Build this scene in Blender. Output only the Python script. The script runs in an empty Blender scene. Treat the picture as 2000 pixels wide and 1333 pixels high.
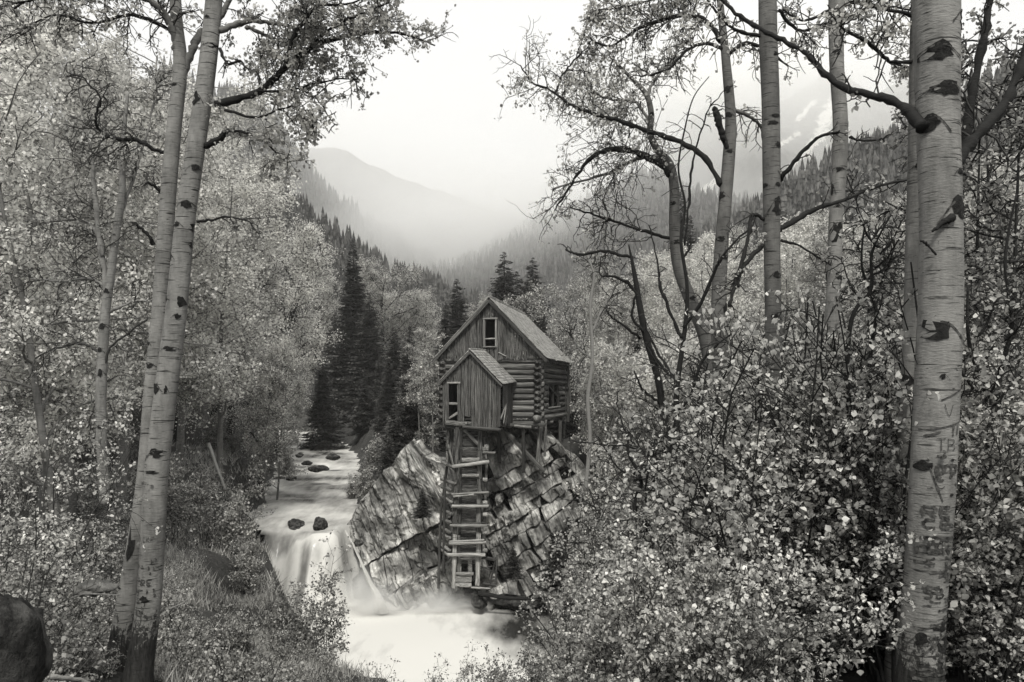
import bpy, bmesh, math, random
import numpy as np
from mathutils import Vector, Matrix
R = math.radians
sc = bpy.context.scene
COL = sc.collection
# ---------------------------------------------------------------- camera, sky, sun, exposure
F_PX, HZ = 1500.0, 765.0           # focal length and horizon row on the 2000 px wide frame
cam_d = bpy.data.cameras.new("camera"); cam = bpy.data.objects.new("camera", cam_d); COL.objects.link(cam)
cam.location = (0, 0, 0); cam.rotation_euler = (R(90), 0, 0)
cam_d.sensor_width = 36; cam_d.lens = 27; cam_d.shift_y = (HZ - 666.5) / 2000.0
cam_d.clip_start = 0.05; cam_d.clip_end = 9000
sc.camera = cam
world = bpy.data.worlds.new("World"); sc.world = world; world.use_nodes = True
SUN_EL, SUN_AZ = 54.0, 178.0      # azimuth clockwise from +Y: behind the camera
nt = world.node_tree; nt.nodes.clear()
wo = nt.nodes.new("ShaderNodeOutputWorld"); bg = nt.nodes.new("ShaderNodeBackground")
sky = nt.nodes.new("ShaderNodeTexSky"); sky.sky_type = 'NISHITA'; sky.sun_disc = False
sky.sun_elevation = R(SUN_EL); sky.sun_rotation = R(SUN_AZ); sky.dust_density = 4
bw = nt.nodes.new("ShaderNodeRGBToBW")
mx = nt.nodes.new("ShaderNodeMixRGB"); mx.inputs[0].default_value = 0.93; mx.inputs[2].default_value = (7.2, 7.2, 7.15, 1)
nt.links.new(sky.outputs[0], bw.inputs[0]); nt.links.new(bw.outputs[0], mx.inputs[1])
nt.links.new(mx.outputs[0], bg.inputs[0]); bg.inputs[1].default_value = 0.1
nt.links.new(bg.outputs[0], wo.inputs[0])
sun_d = bpy.data.lights.new("sun", 'SUN'); sun = bpy.data.objects.new("sun", sun_d); COL.objects.link(sun)
sun_d.energy = 2.7; sun_d.angle = R(10); sun_d.color = (1, 0.98, 0.93)
_a = R(SUN_AZ); _e = R(SUN_EL)
_to = Vector((math.sin(_a) * math.cos(_e), math.cos(_a) * math.cos(_e), math.sin(_e)))
sun.rotation_euler = _to.to_track_quat('Z', 'Y').to_euler(); sun.location = (20, -30, 60)
sc.view_settings.view_transform = 'Standard'; sc.view_settings.look = 'None'
sc.view_settings.gamma = 1; sc.view_settings.use_curve_mapping = False
sc.view_settings.exposure = 0.6
sc.render.engine = 'CYCLES'
cy = sc.cycles
cy.max_bounces = 7; cy.diffuse_bounces = 1; cy.glossy_bounces = 2; cy.transmission_bounces = 3
cy.volume_bounces = 4; cy.transparent_max_bounces = 8; cy.use_denoising = True; cy.caustics_reflective = False
cy.caustics_refractive = False; cy.volume_max_steps = 48

# ---------------------------------------------------------------- helpers
def P(px, py, Y):
    return Vector(((px - 1000.0) / F_PX * Y, Y, (HZ - py) / F_PX * Y))
def PA(px, py, Y):
    return np.array([(px - 1000.0) / F_PX * Y, Y, (HZ - py) / F_PX * Y], float)
def tint(v, a=1.0):
    return (min(1, v), min(1, v * 0.985), min(1, v * 0.93), a)
def _h(ix, iy, iz):
    n = (ix * 374761393 + iy * 668265263 + iz * 2147483647 // 7 * 3) & 0xffffffff
    n = ((n ^ (n >> 13)) * 1274126177) & 0xffffffff
    return ((n ^ (n >> 16)) & 0xffff) / 65535.0
def vnoise(p):
    p = np.asarray(p, float); i = np.floor(p).astype(np.int64); f = p - i; f = f * f * (3 - 2 * f)
    o = 0
    for dx in (0, 1):
        for dy in (0, 1):
            for dz in (0, 1):
                w = (f[..., 0] if dx else 1 - f[..., 0]) * (f[..., 1] if dy else 1 - f[..., 1]) * (f[..., 2] if dz else 1 - f[..., 2])
                o = o + w * _h(i[..., 0] + dx, i[..., 1] + dy, i[..., 2] + dz)
    return o * 2 - 1
def fbm(p, n=4):
    p = np.asarray(p, float); s = 0; a = 1
    for k in range(n):
        s = s + a * vnoise(p * (2 ** k) + 17.3 * k); a *= 0.5
    return s
def n2(x, y, z=0.0):
    return np.stack([x, y, np.zeros_like(x) + z], -1)
def smooth(t):
    t = np.clip(t, 0, 1); return t * t * (3 - 2 * t)

def mesh_np(name, V, quads=None, tris=None, mat=None, shade=False):
    V = np.asarray(V, np.float32); me = bpy.data.meshes.new(name)
    me.vertices.add(len(V)); me.vertices.foreach_set("co", V.ravel())
    loops = []; starts = []; tot = 0
    if quads is not None and len(quads):
        q = np.asarray(quads, np.int32); loops.append(q.ravel()); starts.append(np.arange(len(q)) * 4); tot = len(q) * 4
    if tris is not None and len(tris):
        t = np.asarray(tris, np.int32); loops.append(t.ravel()); starts.append(tot + np.arange(len(t)) * 3)
    L = np.concatenate(loops); S = np.concatenate(starts)
    me.loops.add(len(L)); me.loops.foreach_set("vertex_index", L.astype(np.int32))
    me.polygons.add(len(S)); me.polygons.foreach_set("loop_start", S.astype(np.int32))
    if shade: me.polygons.foreach_set("use_smooth", np.ones(len(S), bool))
    me.update(calc_edges=True); me.validate()
    if mat: me.materials.append(mat)
    return me
class Buf:
    def __init__(s): s.V = []; s.Q = []; s.T = []; s.n = 0
    def add(s, V, Q=None, T=None):
        V = np.asarray(V, float)
        if Q is not None and len(Q): s.Q.append(np.asarray(Q) + s.n)
        if T is not None and len(T): s.T.append(np.asarray(T) + s.n)
        s.V.append(V); s.n += len(V)
    def tube(s, Pt, Rd, n=6, cap=True):
        Pt = np.asarray(Pt, float); Rd = np.asarray(Rd, float); k = len(Pt)
        T = np.gradient(Pt, axis=0); T /= np.linalg.norm(T, axis=1)[:, None] + 1e-9
        m = T.mean(0); ref = np.zeros(3); ref[np.argmin(np.abs(m))] = 1
        U = np.cross(T, ref); U /= np.linalg.norm(U, axis=1)[:, None] + 1e-9
        W = np.cross(T, U); a = np.arange(n) * 2 * math.pi / n
        V = Pt[:, None] + (U[:, None] * np.cos(a)[None, :, None] + W[:, None] * np.sin(a)[None, :, None]) * Rd[:, None, None]
        i = np.arange(k - 1)[:, None] * n; j = np.arange(n)[None]; j2 = (j + 1) % n
        Q = np.stack([i + j, i + j2, i + n + j2, i + n + j], -1).reshape(-1, 4)
        V = V.reshape(-1, 3); Tt = []
        if cap and n > 3:
            c0 = len(V); V = np.vstack([V, Pt[:1], Pt[-1:]])
            for q in range(n):
                Tt.append((c0, (q + 1) % n, q)); Tt.append((c0 + 1, (k - 1) * n + q, (k - 1) * n + (q + 1) % n))
        s.add(V, Q, Tt)
    def box(s, c, ax, ay, az):
        c = np.asarray(c, float); ax = np.asarray(ax, float); ay = np.asarray(ay, float); az = np.asarray(az, float)
        V = [c + sx * ax + sy * ay + sz * az for sx in (-1, 1) for sy in (-1, 1) for sz in (-1, 1)]
        s.add(V, [(0, 1, 3, 2), (4, 6, 7, 5), (0, 4, 5, 1), (2, 3, 7, 6), (0, 2, 6, 4), (1, 5, 7, 3)])
    def mesh(s, name, mat, shade=False):
        return mesh_np(name, np.concatenate(s.V), np.concatenate(s.Q) if s.Q else None, np.concatenate(s.T) if s.T else None, mat, shade)
def link(name, me, parent=None, loc=(0, 0, 0), rz=0.0, s=1.0):
    o = bpy.data.objects.new(name, me); COL.objects.link(o); o.location = loc; o.rotation_euler = (0, 0, rz)
    o.scale = (s, s, s) if not isinstance(s, (tuple, list)) else s
    if parent: o.parent = parent
    return o
def tag(o, label=None, cat=None, group=None, kind=None):
    if label: o['label'] = label
    if cat: o['category'] = cat
    if group: o['group'] = group
    if kind: o['kind'] = kind
    return o
def empty(name, loc, label, cat, group=None, rz=0.0, s=1.0):
    o = bpy.data.objects.new(name, None); COL.objects.link(o); o.location = loc; o.rotation_euler = (0, 0, rz)
    o.scale = (s, s, s); o.empty_display_size = 0.3
    return tag(o, label, cat, group)
def leafset(C, size, rng, fold=False, upb=0.35):
    """one small blade per centre: a rhombus, or two quads folded at the midrib"""
    C = np.asarray(C, float); N = len(C)
    d = rng.normal(size=(N, 3)); d[:, 2] -= 0.5; d /= np.linalg.norm(d, axis=1)[:, None]
    nn = rng.normal(size=(N, 3)); nn[:, 2] += upb * 3; s = np.cross(d, nn); s /= np.linalg.norm(s, axis=1)[:, None] + 1e-9
    nn = np.cross(s, d)
    L = size * rng.uniform(0.55, 1.25, N)[:, None]; W = L * 0.42
    i = np.arange(N)[:, None]
    if fold:
        V = np.stack([C - d * L * .5, C + d * L * .55, C + s * W - d * L * .12 + nn * W * .45, C - s * W - d * L * .12 + nn * W * .45,
                      C + s * W * .8 + d * L * .22 + nn * W * .35, C - s * W * .8 + d * L * .22 + nn * W * .35], 1).reshape(-1, 3)
        Q = np.concatenate([i * 6 + np.array([[0, 2, 4, 1]]), i * 6 + np.array([[0, 1, 5, 3]])])
    else:
        V = np.stack([C - d * L * .5, C + s * W, C + d * L * .5, C - s * W], 1).reshape(-1, 3)
        Q = i * 4 + np.arange(4)[None]
    return V, Q

# ---------------------------------------------------------------- materials
def mat(name, rough=0.9):
    m = bpy.data.materials.new(name); m.use_nodes = True; nd = m.node_tree.nodes; b = nd["Principled BSDF"]
    b.inputs["Roughness"].default_value = rough; b.inputs["Specular IOR Level"].default_value = 0.2
    return m, m.node_tree, b
def N(nt, t, **kw):
    n = nt.nodes.new(t)
    for k, v in kw.items(): setattr(n, k, v)
    return n
def noise_of(nt, scale, detail=4, vec=None, rough=.6):
    n = N(nt, "ShaderNodeTexNoise"); n.inputs["Scale"].default_value = scale; n.inputs["Detail"].default_value = detail; n.inputs["Roughness"].default_value = rough
    if vec is not None: nt.links.new(vec, n.inputs["Vector"])
    return n.outputs["Fac"]
def coords(nt, scale=(1, 1, 1), kind="Object", rot=(0, 0, 0)):
    tc = N(nt, "ShaderNodeTexCoord"); mp = N(nt, "ShaderNodeMapping"); mp.inputs["Scale"].default_value = scale; mp.inputs["Rotation"].default_value = rot
    nt.links.new(tc.outputs[kind], mp.inputs["Vector"]); return mp.outputs[0]
def ramp(nt, fac, stops):
    r = N(nt, "ShaderNodeValToRGB"); e = r.color_ramp.elements
    while len(e) < len(stops): e.new(0.5)
    for x, (p, v) in zip(e, stops): x.position = p; x.color = tint(v)
    nt.links.new(fac, r.inputs[0]); return r.outputs[0]
def rampn(nt, fac, stops):
    r = N(nt, "ShaderNodeValToRGB"); e = r.color_ramp.elements
    while len(e) < len(stops): e.new(0.5)
    for x, (p, v) in zip(e, stops): x.position = p; x.color = (v, v, v, 1)
    nt.links.new(fac, r.inputs[0]); return r.outputs[0]
def vramp(nt, fac, a, b, c=0.0, d=1.0):
    r = N(nt, "ShaderNodeMapRange"); r.inputs[1].default_value = a; r.inputs[2].default_value = b; r.inputs[3].default_value = c; r.inputs[4].default_value = d
    nt.links.new(fac, r.inputs[0]); return r.outputs[0]
def mixc(nt, f, a, b, mode='MIX'):
    m = N(nt, "ShaderNodeMixRGB", blend_type=mode)
    for i, v in ((0, f), (1, a), (2, b)):
        if isinstance(v, (int, float)): m.inputs[i].default_value = v if i == 0 else tint(v)
        else: nt.links.new(v, m.inputs[i])
    return m.outputs[0]
def math_(nt, op, a, b=None):
    m = N(nt, "ShaderNodeMath", operation=op)
    for i, v in ((0, a), (1, b)):
        if v is None: continue
        if isinstance(v, (int, float)): m.inputs[i].default_value = v
        else: nt.links.new(v, m.inputs[i])
    return m.outputs[0]
def bump(nt, b, h, strength=0.5, dist=0.05):
    n = N(nt, "ShaderNodeBump"); n.inputs["Strength"].default_value = strength; n.inputs["Distance"].default_value = dist
    nt.links.new(h, n.inputs["Height"]); nt.links.new(n.outputs[0], b.inputs["Normal"])
def leaf_mat(name, lo, hi, trans=0.35):
    m, nt, b = mat(name, 0.55)
    g = N(nt, "ShaderNodeNewGeometry"); oi = N(nt, "ShaderNodeObjectInfo")
    c = ramp(nt, g.outputs["Random Per Island"], [(0, lo), (0.6, (lo + hi) / 2), (1, hi)])
    v = vramp(nt, oi.outputs["Random"], 0, 1, 0.82, 1.12)
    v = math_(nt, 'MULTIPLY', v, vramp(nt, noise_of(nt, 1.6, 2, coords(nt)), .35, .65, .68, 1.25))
    hs = N(nt, "ShaderNodeHueSaturation"); nt.links.new(c, hs.inputs["Color"]); nt.links.new(v, hs.inputs["Value"])
    nt.links.new(hs.outputs[0], b.inputs["Base Color"])
    tr = N(nt, "ShaderNodeBsdfTranslucent"); nt.links.new(hs.outputs[0], tr.inputs[0])
    ms = N(nt, "ShaderNodeMixShader"); ms.inputs[0].default_value = trans
    nt.links.new(b.outputs[0], ms.inputs[1]); nt.links.new(tr.outputs[0], ms.inputs[2])
    nt.links.new(ms.outputs[0], nt.nodes["Material Output"].inputs[0]); return m
M = {}
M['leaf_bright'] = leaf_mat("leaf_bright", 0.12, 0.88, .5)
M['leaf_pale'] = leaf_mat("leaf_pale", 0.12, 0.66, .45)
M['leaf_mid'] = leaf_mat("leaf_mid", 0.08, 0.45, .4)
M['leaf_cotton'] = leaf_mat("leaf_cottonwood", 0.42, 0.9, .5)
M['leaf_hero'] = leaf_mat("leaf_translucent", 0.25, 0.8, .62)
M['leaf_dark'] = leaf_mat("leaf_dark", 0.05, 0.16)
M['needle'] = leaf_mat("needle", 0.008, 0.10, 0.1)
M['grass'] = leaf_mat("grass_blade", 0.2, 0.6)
def bark(name, base, dark, dark_to=None, hlines=True, scale=1.0):
    m, nt, b = mat(name, 0.85)
    v = coords(nt, (1, 1, 1)); f1 = noise_of(nt, 5 * scale, 5, v)
    c = ramp(nt, f1, [(0.25, base * .66), (0.5, base), (0.75, base * 1.22)])
    if hlines:
        vl = coords(nt, (2.2 * scale, 2.2 * scale, 38 * scale)); fl = noise_of(nt, 1.6, 3, vl, .5)
        c = mixc(nt, vramp(nt, fl, 0.60, 0.66), c, dark * 1.3)
        vb = coords(nt, (5 * scale, 5 * scale, 20 * scale)); fb = noise_of(nt, 2.0, 4, vb, .65)
        c = mixc(nt, vramp(nt, fb, 0.66, 0.70), c, dark)
        c = mixc(nt, 1.0, c, rampn(nt, noise_of(nt, 1.2, 5, coords(nt, (3, 3, .8)), .7), [(.35, .62), (.6, 1.12)]), 'MULTIPLY')
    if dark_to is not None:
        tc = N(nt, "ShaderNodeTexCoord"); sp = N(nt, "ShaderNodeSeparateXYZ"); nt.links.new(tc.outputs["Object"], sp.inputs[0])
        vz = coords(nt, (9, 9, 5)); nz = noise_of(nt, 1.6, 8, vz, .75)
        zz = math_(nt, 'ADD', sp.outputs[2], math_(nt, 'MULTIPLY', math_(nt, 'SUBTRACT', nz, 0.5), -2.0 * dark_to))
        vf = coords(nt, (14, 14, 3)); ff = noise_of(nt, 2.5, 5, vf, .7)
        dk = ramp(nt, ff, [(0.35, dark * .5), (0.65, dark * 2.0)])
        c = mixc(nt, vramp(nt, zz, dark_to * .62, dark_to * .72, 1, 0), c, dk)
    nt.links.new(c, b.inputs["Base Color"])
    vv = coords(nt, (3, 3, 10)); bump(nt, b, noise_of(nt, 6, 5, vv), 0.5, 0.02); return m
M['bark_aspen'] = bark("bark_aspen", 0.17, 0.02)
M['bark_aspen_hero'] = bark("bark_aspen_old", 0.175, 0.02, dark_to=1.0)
M['bark_grey'] = bark("bark_grey_aspen", 0.105, 0.015)
M['bark_mid'] = bark("bark_midtone", 0.14, 0.04)
M['bark_dark'] = bark("bark_dark", 0.013, 0.005, hlines=False, scale=3)
M['twig'] = bark("bark_twig", 0.035, 0.012, hlines=False, scale=4)
M['twig_pale'] = bark("bark_twig_pale", 0.16, 0.05, hlines=False, scale=4)
def scar():
    m, nt, b = mat("bark_scar", 0.95); v = coords(nt); f = noise_of(nt, 25, 5, v)
    nt.links.new(ramp(nt, f, [(0.3, 0.004), (0.7, 0.02)]), b.inputs["Base Color"]); bump(nt, b, f, .8, .02); return m
M['scar'] = scar()
def carving():
    m, nt, b = mat("healed_carving", .95); f = noise_of(nt, 30, 5, coords(nt)); nt.links.new(ramp(nt, f, [(0.35, .012), (0.6, .07), (.75, .13)]), b.inputs["Base Color"]); return m
M['carving'] = carving()
def wood(name, lo, hi, end=None):
    m, nt, b = mat(name, 0.85); oi = N(nt, "ShaderNodeObjectInfo")
    tc = N(nt, "ShaderNodeTexCoord"); ad = N(nt, "ShaderNodeVectorMath", operation='ADD')
    cb = N(nt, "ShaderNodeCombineXYZ"); mu = math_(nt, 'MULTIPLY', oi.outputs["Random"], 37.0)
    for k in range(3): nt.links.new(mu, cb.inputs[k])
    nt.links.new(tc.outputs["Object"], ad.inputs[0]); nt.links.new(cb.outputs[0], ad.inputs[1])
    mp = N(nt, "ShaderNodeMapping"); mp.inputs["Scale"].default_value = (1.6, 9, 9); nt.links.new(ad.outputs[0], mp.inputs[0])
    f = noise_of(nt, 1.3, 6, mp.outputs[0], .72)
    c = ramp(nt, f, [(0.34, lo * .25), (0.46, lo), (0.56, (lo + hi) / 2), (0.68, hi * 1.1)])
    mp2 = N(nt, "ShaderNodeMapping"); mp2.inputs["Scale"].default_value = (3, 3, 3); nt.links.new(ad.outputs[0], mp2.inputs[0])
    f2 = noise_of(nt, 1.5, 4, mp2.outputs[0]); c = mixc(nt, 1.0, c, rampn(nt, f2, [(0.3, .45), (0.65, 1.0)]), 'MULTIPLY')
    hs = N(nt, "ShaderNodeHueSaturation"); nt.links.new(c, hs.inputs["Color"])
    nt.links.new(vramp(nt, oi.outputs["Random"], 0, 1, 0.6, 1.35), hs.inputs["Value"])
    nt.links.new(hs.outputs[0], b.inputs["Base Color"]); bump(nt, b, f, 0.8, 0.03); return m
M['plank'] = wood("weathered_plank", 0.028, 0.29)
M['log'] = wood("weathered_log", 0.05, 0.46)
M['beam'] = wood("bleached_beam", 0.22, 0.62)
M['beam_dark'] = wood("dark_beam", 0.05, 0.18)  # darker wood tone for decks, rafter ends, floor beams and posts
def rock(name, lo, hi, sc_=1.0, streak=True):
    m, nt, b = mat(name, 0.9); v = coords(nt, (1, 1, 1)); f = noise_of(nt, .9 * sc_, 8, v, .68)
    c = ramp(nt, f, [(0.28, lo * .5), (0.45, lo), (0.6, (lo + hi) / 2), (0.75, hi)])
    hgt = f
    if streak:
        tc = N(nt, "ShaderNodeTexCoord"); cb = N(nt, "ShaderNodeCombineXYZ")
        for k, vec in enumerate(((8.4, .8, 3.3), (0, 2.5, 0), (-.45, .3, 1.15))):   # fine joints running steeply down to the right
            d = N(nt, "ShaderNodeVectorMath", operation='DOT_PRODUCT'); d.inputs[1].default_value = vec; nt.links.new(tc.outputs["Object"], d.inputs[0]); nt.links.new(d.outputs["Value"], cb.inputs[k])
        fs = noise_of(nt, .8 * sc_, 7, cb.outputs[0], .7)
        c = mixc(nt, 1.0, c, rampn(nt, fs, [(0.38, .34), (0.47, .82), (0.62, 1.12)]), 'MULTIPLY'); hgt = fs
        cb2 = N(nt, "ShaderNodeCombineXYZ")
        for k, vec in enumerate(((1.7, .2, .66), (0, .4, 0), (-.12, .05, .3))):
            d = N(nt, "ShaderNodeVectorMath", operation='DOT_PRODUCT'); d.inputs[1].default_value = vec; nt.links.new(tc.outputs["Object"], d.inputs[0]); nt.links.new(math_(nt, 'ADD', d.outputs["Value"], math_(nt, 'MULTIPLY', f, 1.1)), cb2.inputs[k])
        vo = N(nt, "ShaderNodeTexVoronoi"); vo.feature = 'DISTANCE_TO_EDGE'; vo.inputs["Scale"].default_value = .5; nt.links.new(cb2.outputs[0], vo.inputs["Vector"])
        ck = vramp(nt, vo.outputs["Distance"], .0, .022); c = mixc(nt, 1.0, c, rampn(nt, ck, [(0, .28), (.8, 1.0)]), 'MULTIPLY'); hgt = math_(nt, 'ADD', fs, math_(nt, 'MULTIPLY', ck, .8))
        big = noise_of(nt, .45, 4, coords(nt, (1, 1, 1))); c = mixc(nt, 1.0, c, rampn(nt, big, [(.36, .42), (.6, 1.15)]), 'MULTIPLY')
        oi = N(nt, "ShaderNodeObjectInfo"); hs = N(nt, "ShaderNodeHueSaturation"); nt.links.new(c, hs.inputs["Color"])
        nt.links.new(vramp(nt, oi.outputs["Random"], 0, 1, 0.6, 1.45), hs.inputs["Value"]); c = hs.outputs[0]
    nt.links.new(c, b.inputs["Base Color"]); bump(nt, b, hgt, 1.0, 0.12); return m
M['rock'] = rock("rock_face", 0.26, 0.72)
M['rock_mid'] = rock("rock_grey", 0.07, 0.24, 3.0, False)
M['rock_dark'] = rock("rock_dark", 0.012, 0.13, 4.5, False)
def ground_mat():
    m, nt, b = mat("forest_floor", 1.0); v = coords(nt); f = noise_of(nt, .35, 8, v, .7); g = noise_of(nt, 6, 6, v, .75)
    c = mixc(nt, 0.5, ramp(nt, f, [(0.35, .015), (0.6, .08)]), ramp(nt, g, [(0.35, .01), (0.55, .05), (0.72, .18)]))
    nt.links.new(c, b.inputs["Base Color"]); bump(nt, b, g, 1, .15); return m
M['ground'] = ground_mat()
def hill_mat(name, lo, hi, snow=False):
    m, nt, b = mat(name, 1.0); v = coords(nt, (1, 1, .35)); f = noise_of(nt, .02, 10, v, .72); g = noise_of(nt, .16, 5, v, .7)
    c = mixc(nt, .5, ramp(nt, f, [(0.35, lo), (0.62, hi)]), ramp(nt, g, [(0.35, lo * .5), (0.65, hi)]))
    if snow:
        at = N(nt, "ShaderNodeAttribute"); at.attribute_name = "snow"
        sn = math_(nt, 'ADD', at.outputs["Fac"], math_(nt, 'MULTIPLY', math_(nt, 'SUBTRACT', g, .5), 3.2))
        c = mixc(nt, vramp(nt, sn, .52, .6), c, .85)
    nt.links.new(c, b.inputs["Base Color"]); return m
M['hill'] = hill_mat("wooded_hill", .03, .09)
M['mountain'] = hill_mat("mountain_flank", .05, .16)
M['mountain_snow'] = hill_mat("mountain_snow", .05, .16, True)
def water_mat():
    m, nt, b = mat("river_water", .12); b.inputs["Base Color"].default_value = tint(.02); b.inputs["Specular IOR Level"].default_value = .5
    at = N(nt, "ShaderNodeAttribute"); at.attribute_name = "foam"
    v = coords(nt, (1.6, .5, 1)); f = noise_of(nt, .8, 6, v, .6)
    fm = math_(nt, 'ADD', at.outputs["Fac"], math_(nt, 'MULTIPLY', math_(nt, 'SUBTRACT', f, .5), .9))
    df = N(nt, "ShaderNodeBsdfDiffuse"); df.inputs[0].default_value = tint(.56)
    ms = N(nt, "ShaderNodeMixShader"); nt.links.new(vramp(nt, fm, .05, .95), ms.inputs[0])
    nt.links.new(b.outputs[0], ms.inputs[1]); nt.links.new(df.outputs[0], ms.inputs[2])
    nt.links.new(ms.outputs[0], nt.nodes["Material Output"].inputs[0])
    bump(nt, b, f, .3, .1); return m
M['water'] = water_mat()
def shingle_mat():
    m, nt, b = mat("cedar_shingle", .85); g = N(nt, "ShaderNodeNewGeometry"); v = coords(nt, (1, 1, 1)); f = noise_of(nt, 14, 5, v, .7)
    c = mixc(nt, .5, ramp(nt, g.outputs["Random Per Island"], [(0, .08), (1, .52)]), ramp(nt, f, [(.3, .06), (.7, .5)]))
    nt.links.new(c, b.inputs["Base Color"]); bump(nt, b, f, .5, .02); return m
M['shingle'] = shingle_mat()
m_, nt_, b_ = mat("painted_interior_shade", 1); b_.inputs["Base Color"].default_value = tint(.02); M['dark'] = m_  # near-black colour standing in for the shade inside openings
m_, nt_, b_ = mat("rusty_iron", .6); b_.inputs["Base Color"].default_value = tint(.05); M['iron'] = m_
# ---------------------------------------------------------------- ground and river
UP = [(-13.4, 45.6), (-15.5, 47.5), (-17.5, 51), (-17.8, 56), (-19.8, 62), (-21.5, 70), (-25.5, 84), (-29, 96), (-36, 110), (-52, 120), (-52, 128), (-33, 120), (-25, 108), (-20, 94), (-17, 84), (-14, 70), (-11.6, 57), (-10.2, 48), (-9.8, 44)]
LOW = [(-13.8, 45.6), (-13.6, 44), (-11.6, 41.5), (-9.9, 38.5), (-9.0, 36), (-8.0, 32), (-7.0, 28.5), (-2, 26.5), (10, 27.5), (30, 26), (62, 25), (62, 34), (30, 36), (12, 38.5), (5, 41.5), (2, 44.5), (-2, 46), (-7, 46), (-9.3, 45), (-9.8, 46)]
def poly_dist(x, y, poly):
    p = np.array(poly, float); q = np.roll(p, -1, 0); d = np.full(x.shape, 1e9); ins = np.zeros(x.shape, bool)
    for (x0, y0), (x1, y1) in zip(p, q):
        ex, ey = x1 - x0, y1 - y0; t = np.clip(((x - x0) * ex + (y - y0) * ey) / (ex * ex + ey * ey + 1e-9), 0, 1)
        d = np.minimum(d, np.hypot(x - x0 - t * ex, y - y0 - t * ey))
        c = ((y0 > y) != (y1 > y)) & (x < ex * (y - y0) / (ey + 1e-12) + x0); ins ^= c
    return np.where(ins, -d, d)
def z_up(y):
    return np.interp(y, [44, 55, 70, 90, 110, 130], [-8.3, -8.1, -7.6, -6.9, -6.2, -6.0])
def fall_t(x, y):
    lip = 45.3 + 0.5 * np.sin(x * 1.3) + np.where(x < -11.5, (-11.5 - x) * .35, 0)
    wid = np.where(x > -11.2, 2.0, 3.6)
    return smooth((lip - y) / wid)
def z_water(x, y):
    t = fall_t(x, y); t = np.maximum(t, smooth((x + 10.35) / .9) * (y < 46.8)); t = np.where(x > -9.2, np.where(y < 47.5, 1.0, 0.0), t)
    return z_up(y) * (1 - t) + (-12.3) * t
CP = np.array([
 (0,0,-1.7),(-5,0,-1.8),(5,0,-1.7),(0,-15,-1.5),(-30,-10,-1),(30,-10,-1),(10,5,-2.3),(4,7,-2.9),(-1,5,-2.75),(-2.5,3,-1.95),(-5,9,-3.25),(-2.6,11,-5.1),(-2.0,9,-4.3),(-3.2,14,-6.5),(-3.9,16,-7.3),(-4.0,18,-7.7),(-1.2,6.5,-3.3),(-3.0,8.2,-3.7),(-5.2,25,-9.6),(-7,7,-2.6),(-10,9,-3.3),(-20,10,-2.6),
 (-1,8,-4.0),(-1.5,11,-5.4),(-1.5,14,-6.9),(-2,20,-9.2),(-2,25,-11.2),(-4,12,-5.2),(-4,16,-6.4),(-5,20,-7.6),(-6,24,-9.0),(-8,29,-10.4),(-9,20,-5.6),(-6,12,-4.4),(-9,14,-4.2),(-8,25,-8.2),(-12,25,-6.4),
 (3,14,-6.0),(8,14,-5.0),(3,20,-8.4),(9,22,-8),(4,25,-10.5),(15,15,-4.6),(25,22,-7),(25,12,-3),(-14,18,-4.4),(-25,25,-4.0),(-11,32,-8.6),(-14,32,-6.9),(-18,35,-6),(-30,35,-3),(-14,38,-7.8),(-17,42,-7.2),
 (-22,50,-5),(-35,50,1),(-26,66,-5),(-32,72,-1),(-45,70,6),(-38,95,2),(-60,100,16),(-42,106,-1),(-20,122,-4.6),(-45,135,0),(-10,110,-3.8),(0,62,-4.0),(5,54,-3.4),(-3,54,-4.3),(-7,60,-5.4),(-9,75,-5.4),(-5,90,-4),(0,90,-3),
 (10,50,-4.8),(5,44.5,-10),(7,46,-8.8),(4,47,-8.5),(6,49,-6.5),(15,60,-2.0),(30,60,1),(50,70,7),(20,46,-5),(12,44,-7),(40,44,-3),(30,100,7),(60,100,17),(0,150,-1),(-30,160,4),(40,160,16),(90,160,34),(-90,160,34),
 (0,300,6),(-100,300,40),(100,300,40),(0,600,14),(-300,600,70),(300,600,80),(0,1500,30),(-1500,1500,60),(1500,1500,60),(0,4000,60),(-3000,3000,60),(3000,3000,60),(-400,200,90),(400,200,90),(-60,20,2),(60,20,0)], float)
def height(x, y):
    x = np.asarray(x, float); y = np.asarray(y, float); shp = x.shape; xf = x.ravel(); yf = y.ravel(); out = np.zeros(xf.shape)
    for s in range(0, len(xf), 20000):
        a = xf[s:s + 20000, None]; b = yf[s:s + 20000, None]
        w = 1.0 / (((a - CP[:, 0]) ** 2 + (b - CP[:, 1]) ** 2) + 0.4) ** 1.75
        out[s:s + 20000] = (w * CP[:, 2]).sum(1) / w.sum(1)
    near = np.clip(1.5 - np.abs(yf) / 400, .2, 1)
    out += fbm(n2(xf * .35, yf * .35), 4) * .16 * near + fbm(n2(xf * .05, yf * .05, 5.), 3) * .5 * smooth(yf / 60 - .5)
    du = poly_dist(xf, yf, UP); dl = poly_dist(xf, yf, LOW)
    zl = -12.3
    for d, zw, wdt in ((du, z_up(np.clip(yf, 44, 130)), 1.6), (dl, np.full(xf.shape, zl), 1.9)):
        act = d < 6
        bank = np.minimum(out, zw - .9 + np.clip(d, -2, 9) * (1.15 if wdt < 1.8 else 1.7) + .55)
        bank = np.where(d < 0, np.minimum(out, zw - .5), bank)
        out = np.where(act, np.where(d < 0, bank, np.minimum(out, bank + smooth((d - 1) / 5) * 6)), out)
    return out.reshape(shp)
def H(x, y): return float(height(np.array([x]), np.array([y]))[0])
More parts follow.
